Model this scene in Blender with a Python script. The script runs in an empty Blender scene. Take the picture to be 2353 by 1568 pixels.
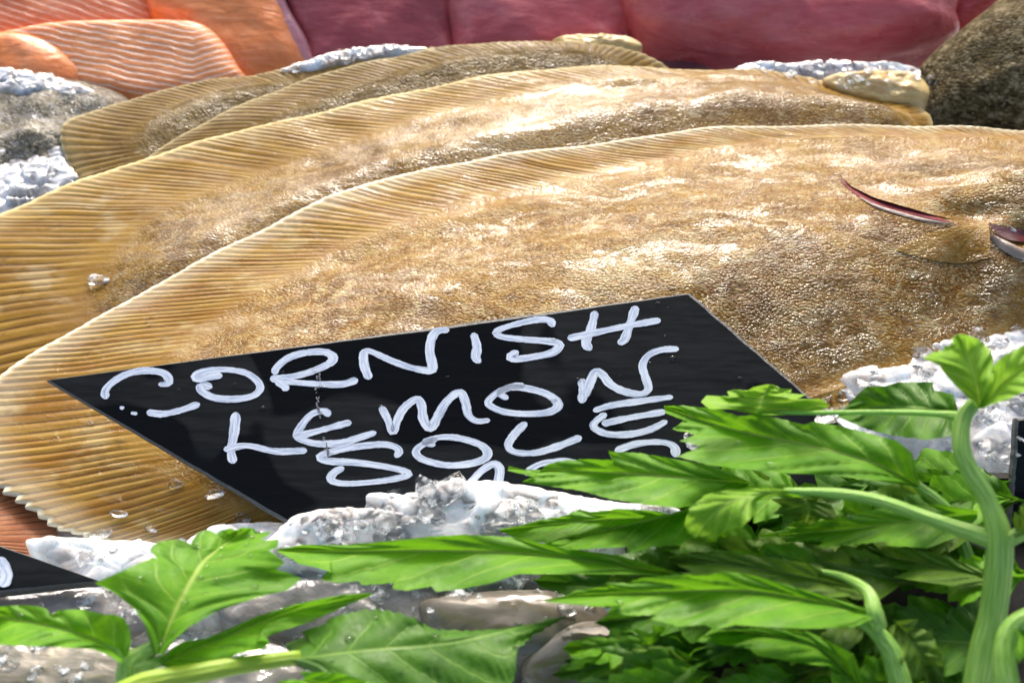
import bpy, math, random
import numpy as np
from mathutils import Vector, noise as mnoise
from mathutils.bvhtree import BVHTree

scene = bpy.context.scene
COL = scene.collection

# ------------------------------------------------------------------ camera, sky, sun, exposure
PITCH = math.radians(42.0)
HFOV = math.radians(40.0)
CAM = np.array([0.0, -0.459, 0.4436])
FWD = np.array([0.0, math.cos(PITCH), -math.sin(PITCH)])
UP = np.array([0.0, math.sin(PITCH), math.cos(PITCH)])
cam_data = bpy.data.cameras.new("camera")
cam = bpy.data.objects.new("camera", cam_data)
COL.objects.link(cam)
cam.location = CAM
cam.rotation_euler = (math.pi / 2 - PITCH, 0, 0)
cam_data.sensor_width = 36.0
cam_data.lens = 18.0 / math.tan(HFOV / 2)
cam_data.clip_start = 0.01
cam_data.clip_end = 50.0
cam_data.dof.use_dof = True
cam_data.dof.focus_distance = 0.60
cam_data.dof.aperture_fstop = 11.0
scene.camera = cam

SUN_EL, SUN_AZ = math.radians(40), math.radians(2)      # azimuth from +Y, positive to +X
world = bpy.data.worlds.new("World")
scene.world = world
world.use_nodes = True
wt = world.node_tree
sky = wt.nodes.new("ShaderNodeTexSky")
sky.sky_type = 'NISHITA'
sky.sun_disc = False
sky.sun_elevation = SUN_EL
sky.sun_rotation = SUN_AZ
sky.air_density = 1.0
sky.dust_density = 7.0
sky.ozone_density = 1.0
bg = wt.nodes["Background"]
bg.inputs["Strength"].default_value = 0.15
wt.links.new(sky.outputs[0], bg.inputs["Color"])

sun_data = bpy.data.lights.new("sun", 'SUN')
sun_data.energy = 1.15
sun_data.angle = math.radians(12)
sun_data.color = (1.0, 0.97, 0.92)
sun = bpy.data.objects.new("sun", sun_data)
COL.objects.link(sun)
sd = Vector((math.sin(SUN_AZ) * math.cos(SUN_EL), math.cos(SUN_AZ) * math.cos(SUN_EL), math.sin(SUN_EL)))
sun.rotation_euler = sd.to_track_quat('Z', 'Y').to_euler()
sun.location = sd * 3

vs = scene.view_settings
vs.view_transform = 'Standard'
vs.look = 'None'
vs.exposure = 0.80
vs.gamma = 1.0
vs.use_curve_mapping = False

# ------------------------------------------------------------------ pixel rays (photo coordinates 2352 x 1568)
PW, PH = 2352.0, 1568.0
TX = math.tan(HFOV / 2)


def rays(p):
    p = np.asarray(p, float).reshape(-1, 2)
    x = (p[:, 0] / PW * 2 - 1) * TX
    y = (1 - p[:, 1] / PH * 2) * TX * PH / PW
    return FWD[None, :] + x[:, None] * np.array([1.0, 0, 0]) + y[:, None] * UP[None, :]


class Plane:
    """z = z0 + sy*(y-y0) + sx*(x-x0)"""
    def __init__(s, z0, y0, sy, sx=0.0, x0=0.0):
        s.z0, s.y0, s.sy, s.sx, s.x0 = z0, y0, sy, sx, x0
        n = np.array([-sx, -sy, 1.0])
        s.n = n / np.linalg.norm(n)

    def z(s, x, y):
        return s.z0 + s.sy * (y - s.y0) + s.sx * (x - s.x0)

    def at(s, p, off=0.0):
        d = rays(p)
        t = (s.z(CAM[0], CAM[1]) + off - CAM[2]) / (d[:, 2] - s.sy * d[:, 1] - s.sx * d[:, 0])
        return CAM + t[:, None] * d


def at_z(p, z):
    d = rays(p)
    t = (np.asarray(z, float) - CAM[2]) / d[:, 2]
    return CAM + np.reshape(t, (-1, 1)) * d


CROP = {1: (0, 0), 2: (785.1, 0), 3: (1566.9, 0), 4: (0, 522.3), 5: (785.1, 522.3), 6: (1566.9, 522.3),
        7: (0, 1044.6), 8: (785.1, 1044.6), 9: (1566.9, 1044.6)}


def K(n, pts):
    ox, oy = CROP[n]
    return [(ox + x * 0.33367, oy + y * 0.33367) for x, y in pts]


# ------------------------------------------------------------------ curve tools
def arc(p):
    d = np.linalg.norm(np.diff(p, axis=0), axis=1)
    return np.concatenate([[0], np.cumsum(d)])


def resample(p, f):
    """points at fractions f of the arc length of polyline p"""
    p = np.asarray(p, float)
    s = arc(p)
    s = s / s[-1]
    return np.stack([np.interp(f, s, p[:, k]) for k in range(p.shape[1])], 1)


def smooth(p, n=8, closed=False):
    p = np.asarray(p, float)
    m = len(p)
    if closed:
        q = np.concatenate([p[-1:], p, p[:2]])
        segs = m
    else:
        q = np.concatenate([2 * p[:1] - p[1:2], p, 2 * p[-1:] - p[-2:-1]])
        segs = m - 1
    out = []
    t = np.linspace(0, 1, n, endpoint=False)[:, None]
    for i in range(segs):
        a, b, c, d = q[i], q[i + 1], q[i + 2], q[i + 3]
        out.append(0.5 * (2 * b + (c - a) * t + (2 * a - 5 * b + 4 * c - d) * t ** 2 + (3 * b - a - 3 * c + d) * t ** 3))
    out = np.concatenate(out)
    return out if closed else np.concatenate([out, p[-1:]])


def fbm(P, scale, octs=3, seed=0.0):
    o = Vector((seed * 3.1, seed * 1.7, seed * 0.9))
    return np.array([mnoise.fractal(Vector(q) * scale + o, 1.0, 2.0, octs) for q in P])


def sstep(a, b, x):
    t = np.clip((x - a) / (b - a), 0, 1)
    return t * t * (3 - 2 * t)


def inside(poly, P):
    x, y = P[:, 0], P[:, 1]
    r = np.zeros(len(P), bool)
    a = poly
    b = np.roll(poly, -1, 0)
    for (x0, y0), (x1, y1) in zip(a, b):
        if y0 == y1:
            continue
        c = ((y0 > y) != (y1 > y)) & (x < (x1 - x0) * (y - y0) / (y1 - y0) + x0)
        r ^= c
    return r


def poly_dist(poly, P):
    out = np.full(len(P), 9.0)
    a = poly[:, :2]
    b = np.roll(a, -1, 0)
    q = P[:, :2]
    for p0, p1 in zip(a, b):
        d = p1 - p0
        L2 = d @ d + 1e-12
        t = np.clip(((q - p0) @ d) / L2, 0, 1)
        e = q - p0 - t[:, None] * d
        out = np.minimum(out, np.sqrt((e * e).sum(1)))
    return out


# ------------------------------------------------------------------ object helpers
SOLIDS = []                                     # (verts, faces) for ray casting


def root(name, loc, label, cat, group=None):
    o = bpy.data.objects.new(name, None)
    COL.objects.link(o)
    o.location = loc
    o.empty_display_size = 0.02
    o['label'] = label
    o['category'] = cat
    if group:
        o['group'] = group
    return o


def base_of(o):
    b = np.zeros(3)
    while o is not None:
        b += np.array(o.location)
        o = o.parent
    return b


def mesh(name, V, F, mat, parent=None, uv=None, smooth_=True, label=None, solid=False, loc=None):
    V = np.asarray(V, float)
    if solid:
        SOLIDS.append((V.copy(), F))
    if loc is None:
        loc = V.mean(0) if parent is None else base_of(parent)
    loc = np.asarray(loc, float)
    me = bpy.data.meshes.new(name)
    me.from_pydata((V - loc).tolist(), [], [tuple(int(i) for i in f) for f in F])
    if uv is not None:
        lay = me.uv_layers.new(name="UVMap")
        idx = np.zeros(len(me.loops), int)
        me.loops.foreach_get("vertex_index", idx)
        lay.data.foreach_set("uv", np.asarray(uv, float)[idx].ravel())
    if smooth_:
        me.polygons.foreach_set("use_smooth", [True] * len(me.polygons))
    me.materials.append(mat)
    me.update()
    o = bpy.data.objects.new(name, me)
    COL.objects.link(o)
    if parent is not None:
        o.parent = parent
    else:
        o.location = loc
    if label:
        o['label'] = label
    return o


def tag(o, label, cat, group=None, kind=None):
    if kind:
        o['kind'] = kind
    if label:
        o['label'] = label
    if cat:
        o['category'] = cat
    if group:
        o['group'] = group
    return o


def grid_faces(n, m, wrap=False):
    """n rows x m columns, rows optionally wrapped"""
    i = np.arange(n if wrap else n - 1)
    j = np.arange(m - 1)
    I, J = np.meshgrid(i, j, indexing='ij')
    a = I * m + J
    b = ((I + 1) % n) * m + J
    return np.stack([a, b, b + 1, a + 1], -1).reshape(-1, 4)


_bvh = None


def cast(u, v):
    """first built surface under a photo point"""
    global _bvh
    if _bvh is None or _bvh[0] != len(SOLIDS):
        vs_, fs_, o = [], [], 0
        for V, F in SOLIDS:
            vs_.extend(map(tuple, V))
            fs_.extend([tuple(int(i) + o for i in f) for f in F])
            o += len(V)
        _bvh = (len(SOLIDS), BVHTree.FromPolygons(vs_, fs_))
    d = Vector(rays([(u, v)])[0]).normalized()
    h = _bvh[1].ray_cast(Vector(CAM), d)
    if h[0] is None:
        return at_z([(u, v)], 0.0)[0], np.array([0, 0, 1.0])
    n = np.array(h[1])
    if n[2] < 0:
        n = -n
    return np.array(h[0]), n


# ------------------------------------------------------------------ material helper
class NT:
    def __init__(s, name):
        s.m = bpy.data.materials.new(name)
        s.m.use_nodes = True
        s.t = s.m.node_tree
        s.b = s.t.nodes["Principled BSDF"]
        s.tc = s.n("TexCoord")

    def n(s, kind, **kw):
        nd = s.t.nodes.new("ShaderNode" + kind)
        for k, v in kw.items():
            setattr(nd, k, v)
        return nd

    def put(s, sock, v):
        if isinstance(v, bpy.types.NodeSocket):
            s.t.links.new(v, sock)
        elif isinstance(v, (tuple, list)) and sock.type == 'RGBA' and len(v) == 3:
            sock.default_value = (*v, 1)
        else:
            sock.default_value = v

    def obj(s):
        return s.tc.outputs["Object"]

    def uv(s):
        return s.tc.outputs["UV"]

    def xyz(s, v):
        nd = s.n("SeparateXYZ")
        s.put(nd.inputs[0], v)
        return nd.outputs

    def map(s, v, scale=(1, 1, 1), rot=(0, 0, 0), loc=(0, 0, 0)):
        nd = s.n("Mapping")
        s.put(nd.inputs["Vector"], v)
        nd.inputs["Scale"].default_value = scale
        nd.inputs["Rotation"].default_value = rot
        nd.inputs["Location"].default_value = loc
        return nd.outputs[0]

    def noise(s, v, scale, detail=4, rough=0.55, dist=0.0):
        nd = s.n("TexNoise")
        s.put(nd.inputs["Vector"], v)
        nd.inputs["Scale"].default_value = scale
        nd.inputs["Detail"].default_value = detail
        nd.inputs["Roughness"].default_value = rough
        nd.inputs["Distortion"].default_value = dist
        return nd.outputs["Fac"]

    def voro(s, v, scale, feature='F1', out="Distance", rnd=1.0):
        nd = s.n("TexVoronoi", feature=feature)
        s.put(nd.inputs["Vector"], v)
        nd.inputs["Scale"].default_value = scale
        nd.inputs["Randomness"].default_value = rnd
        return nd.outputs[out]

    def math(s, op, a, b=0.0, c=None, clamp=False):
        nd = s.n("Math", operation=op)
        nd.use_clamp = clamp
        s.put(nd.inputs[0], a)
        s.put(nd.inputs[1], b)
        if c is not None:
            s.put(nd.inputs[2], c)
        return nd.outputs[0]

    def rng(s, v, a, b, c=0.0, d=1.0, smooth_=True):
        nd = s.n("MapRange", interpolation_type='SMOOTHSTEP' if smooth_ else 'LINEAR')
        s.put(nd.inputs["Value"], v)
        for k, x in zip(("From Min", "From Max", "To Min", "To Max"), (a, b, c, d)):
            s.put(nd.inputs[k], x)
        return nd.outputs[0]

    def ramp(s, v, stops, interp='LINEAR'):
        nd = s.n("ValToRGB")
        nd.color_ramp.interpolation = interp
        el = nd.color_ramp.elements
        while len(el) < len(stops):
            el.new(0.5)
        for e, (p, c) in zip(el, stops):
            e.position = p
            e.color = (*c, 1) if len(c) == 3 else c
        s.put(nd.inputs[0], v)
        return nd.outputs[0]

    def mix(s, f, a, b, blend='MIX'):
        nd = s.n("Mix", data_type='RGBA', blend_type=blend)
        s.put(nd.inputs[0], f)
        s.put(nd.inputs[6], a)
        s.put(nd.inputs[7], b)
        return nd.outputs[2]

    def bump(s, h, strength, dist, normal=None):
        nd = s.n("Bump")
        s.put(nd.inputs["Height"], h)
        nd.inputs["Strength"].default_value = strength
        nd.inputs["Distance"].default_value = dist
        if normal is not None:
            s.put(nd.inputs["Normal"], normal)
        return nd.outputs[0]

    def set(s, **kw):
        for k, v in kw.items():
            s.put(s.b.inputs[k.replace("_", " ")], v)
        return s

    def ring(s, v, centre, width):
        """1 near centre, 0 beyond width"""
        d = s.math('ABSOLUTE', s.math('SUBTRACT', v, centre))
        return s.rng(d, 0.0, width, 1.0, 0.0)


def skin_mat(name, dark, mid, tan, pale, fin_a, fin_b, edge, fine=1.0, relief=1.0, rbase=0.0, scale=860.0, wet=0.5, mottle=26.0, rayk=0.75):
    t = NT(name)
    o = t.map(t.obj(), scale=(0.75, 1.15, 1.15))
    warp = t.noise(o, 60, 3)
    wv = t.n("VectorMath", operation='MULTIPLY_ADD')
    nz = t.n("TexNoise")
    t.put(nz.inputs["Vector"], o)
    nz.inputs["Scale"].default_value = 90
    t.put(wv.inputs[0], nz.outputs["Color"])
    wv.inputs[1].default_value = (0.006, 0.006, 0.006)
    t.put(wv.inputs[2], o)
    ow = wv.outputs[0]
    big = t.noise(o, mottle, 7, 0.62, 0.6)
    col = t.ramp(big, [(0.33, dark), (0.43, mid), (0.52, tan), (0.60, mid), (0.68, tan), (0.76, pale)])
    sp = t.noise(ow, 150, 5, 0.65)
    col = t.mix(t.rng(sp, 0.54, 0.64, 0, 0.75), col, pale)
    col = t.mix(t.rng(sp, 0.34, 0.47, 0.75, 0), col, dark)
    grey = t.noise(o, 70, 3, 0.5, 1.0)
    col = t.mix(t.rng(grey, 0.60, 0.70, 0, 0.55), col, (pale[0] * .8, pale[1] * .85, pale[2] * 1.0))
    blotch = t.noise(t.map(t.obj(), scale=(0.7, 1.2, 1.2), loc=(3, 1, 2)), 13, 4, 0.6, 0.7)
    col = t.mix(t.rng(blotch, 0.50, 0.66, 0, 0.55), col, (mid[0] * .72, mid[1] * .66, mid[2] * .6))
    col = t.mix(t.rng(blotch, 0.30, 0.44, 0.45, 0), col, (pale[0] * .85, pale[1] * .85, pale[2] * .85))
    # scale pattern
    cell = t.voro(ow, scale, 'F1')
    edgev = t.voro(ow, scale, 'DISTANCE_TO_EDGE')
    col = t.mix(t.rng(edgev, 0.0, 0.22, 0.45, 0.0), col, (dark[0] * .7, dark[1] * .7, dark[2] * .7))
    cv = t.xyz(t.voro(ow, scale, 'F1', "Color"))
    col = t.mix(t.rng(cv[0], 0.55, 1.0, 0, 0.5), col, dark)
    col = t.mix(t.rng(cv[1], 0.62, 1.0, 0, 0.42), col, pale)
    # fin
    uv = t.xyz(t.uv())
    fin = t.rng(uv[1], 0.85, 1.28, 1.0, 0.0)
    wob = t.math('MULTIPLY', t.math('SUBTRACT', t.noise(o, 45, 2), 0.5), 0.12)
    ru = t.math('FRACT', t.math('ADD', t.math('ADD', uv[0], 0.5), wob))
    tri = t.math('ABSOLUTE', t.math('SUBTRACT', ru, 0.5))          # 0 mid membrane .. 0.5 on ray
    rn = t.noise(t.map(t.uv(), scale=(0.6, 1.6, 1)), 1.0, 4, 0.6)
    fcol = t.mix(t.rng(rn, 0.35, 0.65), fin_a, fin_b)
    fn = t.noise(t.map(t.uv(), scale=(0.45, 7.0, 1)), 1.0, 3, 0.6)
    fcol = t.mix(t.rng(fn, 0.58, 0.72, 0, 0.55), fcol, dark)
    fcol = t.mix(t.rng(t.noise(o, 55, 3), 0.55, 0.7, 0, 0.5), fcol, pale)
    line = t.rng(tri, 0.02, 0.20, rayk, 0.0)
    lmod = t.rng(t.noise(t.map(t.uv(), scale=(0.8, 2.2, 1)), 1.3, 3), 0.28, 0.52, 0.3, 1.0)
    line = t.math('MULTIPLY', line, t.rng(uv[1], 0.72, 1.0, 1.0, 0.0))
    fcol = t.mix(t.math('MULTIPLY', line, lmod), fcol, (dark[0] * .55, dark[1] * .5, dark[2] * .5))
    em = t.math('ADD', uv[1], t.math('MULTIPLY', t.math('SUBTRACT', t.noise(t.map(t.uv(), scale=(0.9, 0, 0)), 1.0, 4, 0.7), 0.5), 0.16))
    fcol = t.mix(t.rng(em, 0.005, 0.055, 0.8, 0.0), fcol, edge)
    fcol = t.mix(t.rng(em, 0.08, 0.35, 0.22, 0.0), fcol, edge)
    col = t.mix(fin, col, fcol)
    t.set(Base_Color=col)
    rough = t.rng(t.noise(o, 110, 4), 0.35, 0.65, 0.32 + rbase, 0.55 + rbase)
    t.set(Roughness=rough, IOR=1.4, Specular_IOR_Level=0.12)
    # relief: scales on the body, fine cross beads on the fin
    body = t.math('SUBTRACT', 1.0, fin)
    dome = t.math('SUBTRACT', 1.0, t.math('MULTIPLY', cell, t.math('MULTIPLY', cell, 1.6)))
    h = t.math('MULTIPLY', dome, t.math('MULTIPLY', body, 0.9))
    bead = t.math('MULTIPLY', t.noise(t.map(t.uv(), scale=(2.0, 60.0, 1)), 1.0, 2), t.math('MULTIPLY', fin, 0.35))
    h = t.math('ADD', h, bead)
    h = t.math('ADD', h, t.math('MULTIPLY', t.noise(ow, 420, 2, 0.5), 0.22))
    h = t.math('ADD', h, t.math('MULTIPLY', tri, t.math('MULTIPLY', t.rng(uv[1], 0.7, 1.0, 1.0, 0.0), 0.4)))
    bn = t.bump(h, 0.85, 0.00042 * relief)
    t.set(Normal=bn)
    wmask = t.rng(t.noise(t.map(t.obj(), scale=(0.6, 1.5, 1.5)), 42, 5, 0.68, 0.8), 0.46, 0.56, 1.0, 0.0)
    big_w = t.math('MULTIPLY', t.noise(t.map(t.obj(), scale=(0.55, 1.2, 1.2)), 95, 4, 0.6, 0.8), 0.5)
    small = t.math('ADD', t.math('MULTIPLY', h, 0.40 * fine), t.math('MULTIPLY', t.noise(o, 480, 2, 0.6), 0.34 * fine))
    wh = t.math('ADD', big_w, t.math('MULTIPLY', small, t.math('ADD', 0.12 if fine < .4 else 0.17, t.math('MULTIPLY', wmask, 0.88 if fine < .4 else .83))))
    wn = t.bump(wh, 0.9, 0.0022)
    film = t.rng(t.noise(t.map(t.obj(), scale=(0.6, 1.3, 1.3)), 34, 5, 0.65, 0.8), 0.36, 0.56, 0.30, 1.0)
    t.set(Coat_Weight=t.math('MULTIPLY', film, t.math('MULTIPLY', t.math('SUBTRACT', 1.0, t.math('MULTIPLY', fin, 0.6)), wet)), Coat_Roughness=0.035, Coat_Normal=wn, Coat_IOR=1.45)
    return t.m


def flesh_mat(name, a, b, c, rough=0.32, stripes=None, fat=(0.85, 0.52, 0.4), bump=0.5, sss=0.25):
    t = NT(name)
    o = t.obj()
    n = t.noise(t.map(o, scale=(0.6, 1.2, 1.2)), 28, 6, 0.6, 0.8)
    col = t.ramp(n, [(0.3, a), (0.5, b), (0.72, c)])
    fib = t.noise(t.map(o, scale=(0.35, 2.2, 2.2), rot=(0, 0, 0.25)), 150, 4, 0.6)
    col = t.mix(t.rng(fib, 0.5, 0.72, 0, 0.4), col, c)
    col = t.mix(t.rng(fib, 0.3, 0.48, 0.4, 0), col, a)
    h = t.math('ADD', t.noise(t.map(o, scale=(0.5, 1.3, 1.3)), 70, 5, 0.6, 0.5), t.math('MULTIPLY', fib, 0.35))
    if stripes:
        uv = t.xyz(t.uv())
        u0, k, freq = stripes
        bend = t.math('MULTIPLY', t.math('ABSOLUTE', t.math('SUBTRACT', uv[0], u0)), -k)
        right = t.math('MULTIPLY', t.math('MAXIMUM', t.math('SUBTRACT', uv[0], u0), 0.0), -k * 0.9)
        w = t.math('ADD', t.math('ADD', uv[1], t.math('ADD', bend, right)), t.math('MULTIPLY', t.noise(t.uv(), 9, 4), 0.02))
        fr = t.math('ABSOLUTE', t.math('SUBTRACT', t.math('FRACT', t.math('MULTIPLY', w, freq)), 0.5))
        msk = t.math('MULTIPLY', t.rng(fr, 0.07, 0.2, 1.0, 0.0), t.rng(t.noise(t.uv(), 30, 3), 0.3, 0.5, 0.45, 1))
        col = t.mix(msk, col, fat)
        h = t.math('ADD', h, t.math('MULTIPLY', msk, 0.25))
    t.set(Base_Color=col, Roughness=t.rng(t.noise(o, 60, 3), 0.3, 0.7, rough * .7, rough * 1.4))
    t.set(Subsurface_Weight=sss, Subsurface_Radius=(0.006, 0.0025, 0.002), Subsurface_Scale=1.0)
    t.set(Normal=t.bump(h, bump, 0.003), Coat_Weight=0.2, Coat_Roughness=0.12)
    return t.m


def ice_mat(name, col=(0.88, 0.91, 0.94), clear=0.12, rough=0.2):
    t = NT(name)
    o = t.obj()
    n = t.noise(o, 90, 5, 0.6)
    t.set(Base_Color=t.mix(t.rng(n, 0.35, 0.65), (col[0] * .88, col[1] * .89, col[2] * .9), col))
    t.set(Roughness=t.rng(t.noise(o, 160, 3), 0.35, 0.65, rough * .6, rough * 1.9), IOR=1.31)
    t.set(Transmission_Weight=t.rng(t.noise(o, 55, 4, 0.6), 0.38, 0.62, clear * .2, min(1.0, clear * 2.4)), Subsurface_Weight=0.85, Subsurface_Radius=(0.008, 0.010, 0.012), Subsurface_Scale=1.0)
    h = t.math('ADD', t.noise(o, 130, 5, 0.6, 0.5), t.math('MULTIPLY', t.voro(o, 120), -0.5))
    t.set(Normal=t.bump(h, 0.25, 0.0010))
    return t.m


def leaf_mat(name, dark, mid, light, vein, trans=0.35, veins=7.0):
    t = NT(name)
    o = t.obj()
    uv = t.xyz(t.uv())                              # u: 0..1 across (0.5 midrib), v: 0..1 along
    side = t.math('ABSOLUTE', t.math('SUBTRACT', uv[0], 0.5))
    n = t.noise(t.map(t.uv(), scale=(1, 2.2, 1)), 3.2, 5, 0.6, 0.5)
    col = t.ramp(n, [(0.3, dark), (0.5, mid), (0.72, light)])
    w = t.math('ADD', uv[1], t.math('MULTIPLY', side, -0.42))
    w = t.math('ADD', w, t.math('MULTIPLY', t.noise(t.uv(), 5, 2), 0.03))
    fr = t.math('ABSOLUTE', t.math('SUBTRACT', t.math('FRACT', t.math('MULTIPLY', w, veins)), 0.5))
    v2 = t.math('MULTIPLY', t.rng(fr, 0.0, 0.07, 0.6, 0.0), t.rng(side, 0.30, 0.48, 1.0, 0.1))
    vm = t.rng(side, 0.006, 0.03, 0.9, 0.0)
    fine = t.voro(t.map(t.uv(), scale=(0.6, 1.6, 1)), 34, 'DISTANCE_TO_EDGE')
    v3 = t.rng(fine, 0.0, 0.06, 0.22, 0.0)
    vv = t.math('MAXIMUM', t.math('MAXIMUM', v2, vm), v3)
    col = t.mix(vv, col, vein)
    t.set(Base_Color=col, Roughness=t.rng(t.noise(o, 120, 3), 0.3, 0.7, 0.38, 0.6), IOR=1.4)
    h = t.math('ADD', t.math('MULTIPLY', vv, -0.6), t.math('MULTIPLY', t.noise(o, 200, 3), 0.5))
    t.set(Normal=t.bump(h, 0.4, 0.0012))
    tr = t.n("BsdfTranslucent")
    t.put(tr.inputs["Color"], t.mix(0.5, col, light))
    mx = t.n("MixShader")
    mx.inputs[0].default_value = trans
    out = t.t.nodes["Material Output"]
    t.t.links.new(t.b.outputs[0], mx.inputs[1])
    t.t.links.new(tr.outputs[0], mx.inputs[2])
    t.t.links.new(mx.outputs[0], out.inputs["Surface"])
    return t.m


def stem_mat(name, a, b):
    t = NT(name)
    uv = t.xyz(t.uv())
    st = t.noise(t.map(t.uv(), scale=(14, 1.5, 1)), 1.0, 3)
    t.set(Base_Color=t.mix(t.rng(st, 0.35, 0.65), a, b), Roughness=0.35,
          Subsurface_Weight=0.3, Subsurface_Radius=(0.002, 0.004, 0.001), Subsurface_Scale=1.0,
          Normal=t.bump(st, 0.35, 0.002))
    return t.m


def plain(name, col, rough=0.5, bumpk=0.2, nscale=120, **kw):
    t = NT(name)
    n = t.noise(t.obj(), nscale, 5)
    t.set(Base_Color=t.mix(t.rng(n, 0.3, 0.7), tuple(c * .8 for c in col), tuple(min(1, c * 1.15) for c in col)),
          Roughness=t.rng(n, 0.3, 0.7, rough * .8, rough * 1.2), Normal=t.bump(n, bumpk, 0.002), **kw)
    return t.m


M = {}
M['sole'] = skin_mat("sole_skin", (.115, .052, .006), (.22, .10, .007), (.34, .185, .024), (.54, .43, .20),
                     (.37, .225, .042), (.26, .122, .014), (.86, .85, .66), wet=1.0, rayk=.82)
M['sole_b'] = skin_mat("sole_skin_amber", (.095, .042, .004), (.215, .108, .009), (.32, .19, .03), (.46, .37, .2),
                       (.34, .20, .03), (.23, .115, .012), (.74, .64, .34), mottle=32, fine=.22, wet=1.0, rayk=.82)
M['sole_c'] = skin_mat("sole_skin_olive", (.075, .04, .006), (.17, .098, .013), (.26, .16, .031), (.34, .26, .12),
                       (.25, .15, .028), (.16, .088, .013), (.5, .44, .25), mottle=36, fine=.5, wet=.7, rayk=.9)
M['grey_skin'] = skin_mat("grey_fish_skin", (.05, .04, .02), (.14, .12, .065), (.24, .22, .15), (.45, .44, .42),
                          (.2, .17, .12), (.15, .12, .08), (.4, .4, .38), mottle=40, wet=0.9)
M['dark_skin'] = skin_mat("dark_fish_skin", (.018, .013, .004), (.07, .05, .018), (.135, .105, .048), (.36, .30, .18),
                          (.10, .08, .04), (.09, .07, .04), (.2, .17, .1), mottle=130, scale=620, wet=0.0, relief=1.6, rbase=.3)
M['red_skin'] = skin_mat("red_fish_fin", (.10, .03, .012), (.26, .09, .035), (.34, .13, .055), (.4, .2, .1),
                         (.36, .14, .055), (.27, .085, .03), (.42, .22, .14), mottle=40)
M['salmon'] = flesh_mat("salmon_flesh", (.74, .19, .04), (.85, .27, .075), (.9, .4, .2))
M['salmon_lined'] = flesh_mat("salmon_lined_flesh", (.80, .24, .06), (.88, .33, .11), (.92, .43, .2),
                              stripes=(0.45, -0.2, 68.0), fat=(.95, .66, .5))
M['salmon_side'] = flesh_mat("salmon_fine_lined_flesh", (.58, .16, .05), (.66, .22, .09), (.74, .34, .2),
                             stripes=(2.0, -0.35, 60.0), fat=(.8, .42, .28))
M['tuna'] = flesh_mat("tuna_flesh", (.30, .035, .042), (.42, .075, .085), (.54, .16, .17), rough=0.36)
M['tuna_bright'] = flesh_mat("tuna_bright_flesh", (.38, .035, .04), (.54, .10, .11), (.64, .2, .2), rough=0.34)
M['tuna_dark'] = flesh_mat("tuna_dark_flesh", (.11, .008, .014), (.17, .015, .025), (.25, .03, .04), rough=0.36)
M['pink_fat'] = flesh_mat("tuna_pale_rim", (.55, .2, .22), (.66, .3, .32), (.75, .42, .42))
M['yellow_flesh'] = flesh_mat("pale_yellow_belly", (.5, .33, .1), (.65, .5, .2), (.8, .74, .6), bump=0.8)
M['gill'] = flesh_mat("gill_red", (.05, .004, .005), (.10, .01, .012), (.2, .05, .05), sss=0.0)
M['gill_dark'] = plain('dark_gill', (.19, .028, .035), .6, .3, 300, Specular_IOR_Level=.15)
M['lip'] = flesh_mat("pale_lip", (.25, .19, .14), (.36, .30, .26), (.5, .45, .44))
M['seafood'] = flesh_mat("grey_brown_seafood", (.10, .085, .065), (.165, .145, .115), (.24, .215, .18), rough=0.14, bump=0.12, sss=0.1)
M['seafood_pale'] = flesh_mat("pale_seafood", (.16, .14, .10), (.27, .25, .2), (.42, .36, .2), rough=0.12, bump=0.3, sss=0.1)
def glassy():
    t = NT("glassy_seafood")
    o = t.obj()
    n = t.noise(t.map(o, scale=(.6, 1.2, 1.2)), 34, 5, .6, .8)
    t.set(Base_Color=t.ramp(n, [(.3, (.13, .115, .10)), (.5, (.30, .285, .275)), (.7, (.48, .47, .48))]),
          Roughness=.07, IOR=1.36, Transmission_Weight=t.rng(n, .4, .65, .15, .6), Normal=t.bump(t.noise(o, 60, 4), .5, .004))
    return t.m


M['glassy'] = glassy()
M['ice'] = ice_mat("crushed_ice")
M['wet_ice'] = ice_mat('wet_ice', (.62, .64, .68), .3, .12)
M['ice_clear'] = None
M['leaf'] = leaf_mat("leaf_green", (.065, .24, .003), (.12, .35, .006), (.19, .45, .016), (.42, .60, .10), trans=0.42)
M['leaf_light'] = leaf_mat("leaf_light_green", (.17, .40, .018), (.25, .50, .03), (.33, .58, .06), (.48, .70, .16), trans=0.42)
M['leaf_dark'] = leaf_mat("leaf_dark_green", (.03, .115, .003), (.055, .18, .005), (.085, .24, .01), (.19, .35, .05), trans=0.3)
M['leaf_olive'] = leaf_mat("leaf_olive_green", (.065, .16, .006), (.11, .23, .014), (.16, .29, .03), (.25, .38, .08), trans=0.3)
M['stem'] = stem_mat("stem_green", (.20, .42, .05), (.34, .56, .12))
M['stem_yellow'] = stem_mat("stem_yellow_green", (.26, .42, .015), (.34, .5, .03))
M['shade_sheet'] = plain("gap_shade_black", (.004, .005, .005), 0.5, Specular_IOR_Level=0.1)  # black that puts the shade between the leaves into colour
M['counter'] = plain("steel_counter", (.3, .31, .32), 0.35, Metallic=0.6)


def drop_mat():
    t = NT("water")
    t.set(Base_Color=(1, 1, 1), Roughness=0.02, IOR=1.33, Transmission_Weight=1.0)
    return t.m


M['water'] = drop_mat()


def clear_ice():
    t = NT("clear_ice")
    n = t.noise(t.obj(), 260, 4)
    t.set(Base_Color=(.93, .96, .98), Roughness=t.rng(n, .3, .7, .04, .3), IOR=1.25,
          Transmission_Weight=t.rng(n, .45, .7, 1.0, .45), Normal=t.bump(n, .35, .0015))
    return t.m


M['ice_clear'] = clear_ice()
M['ice_shard'] = clear_ice()
M['ice_shard'].name = 'ice_shard'


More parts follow.
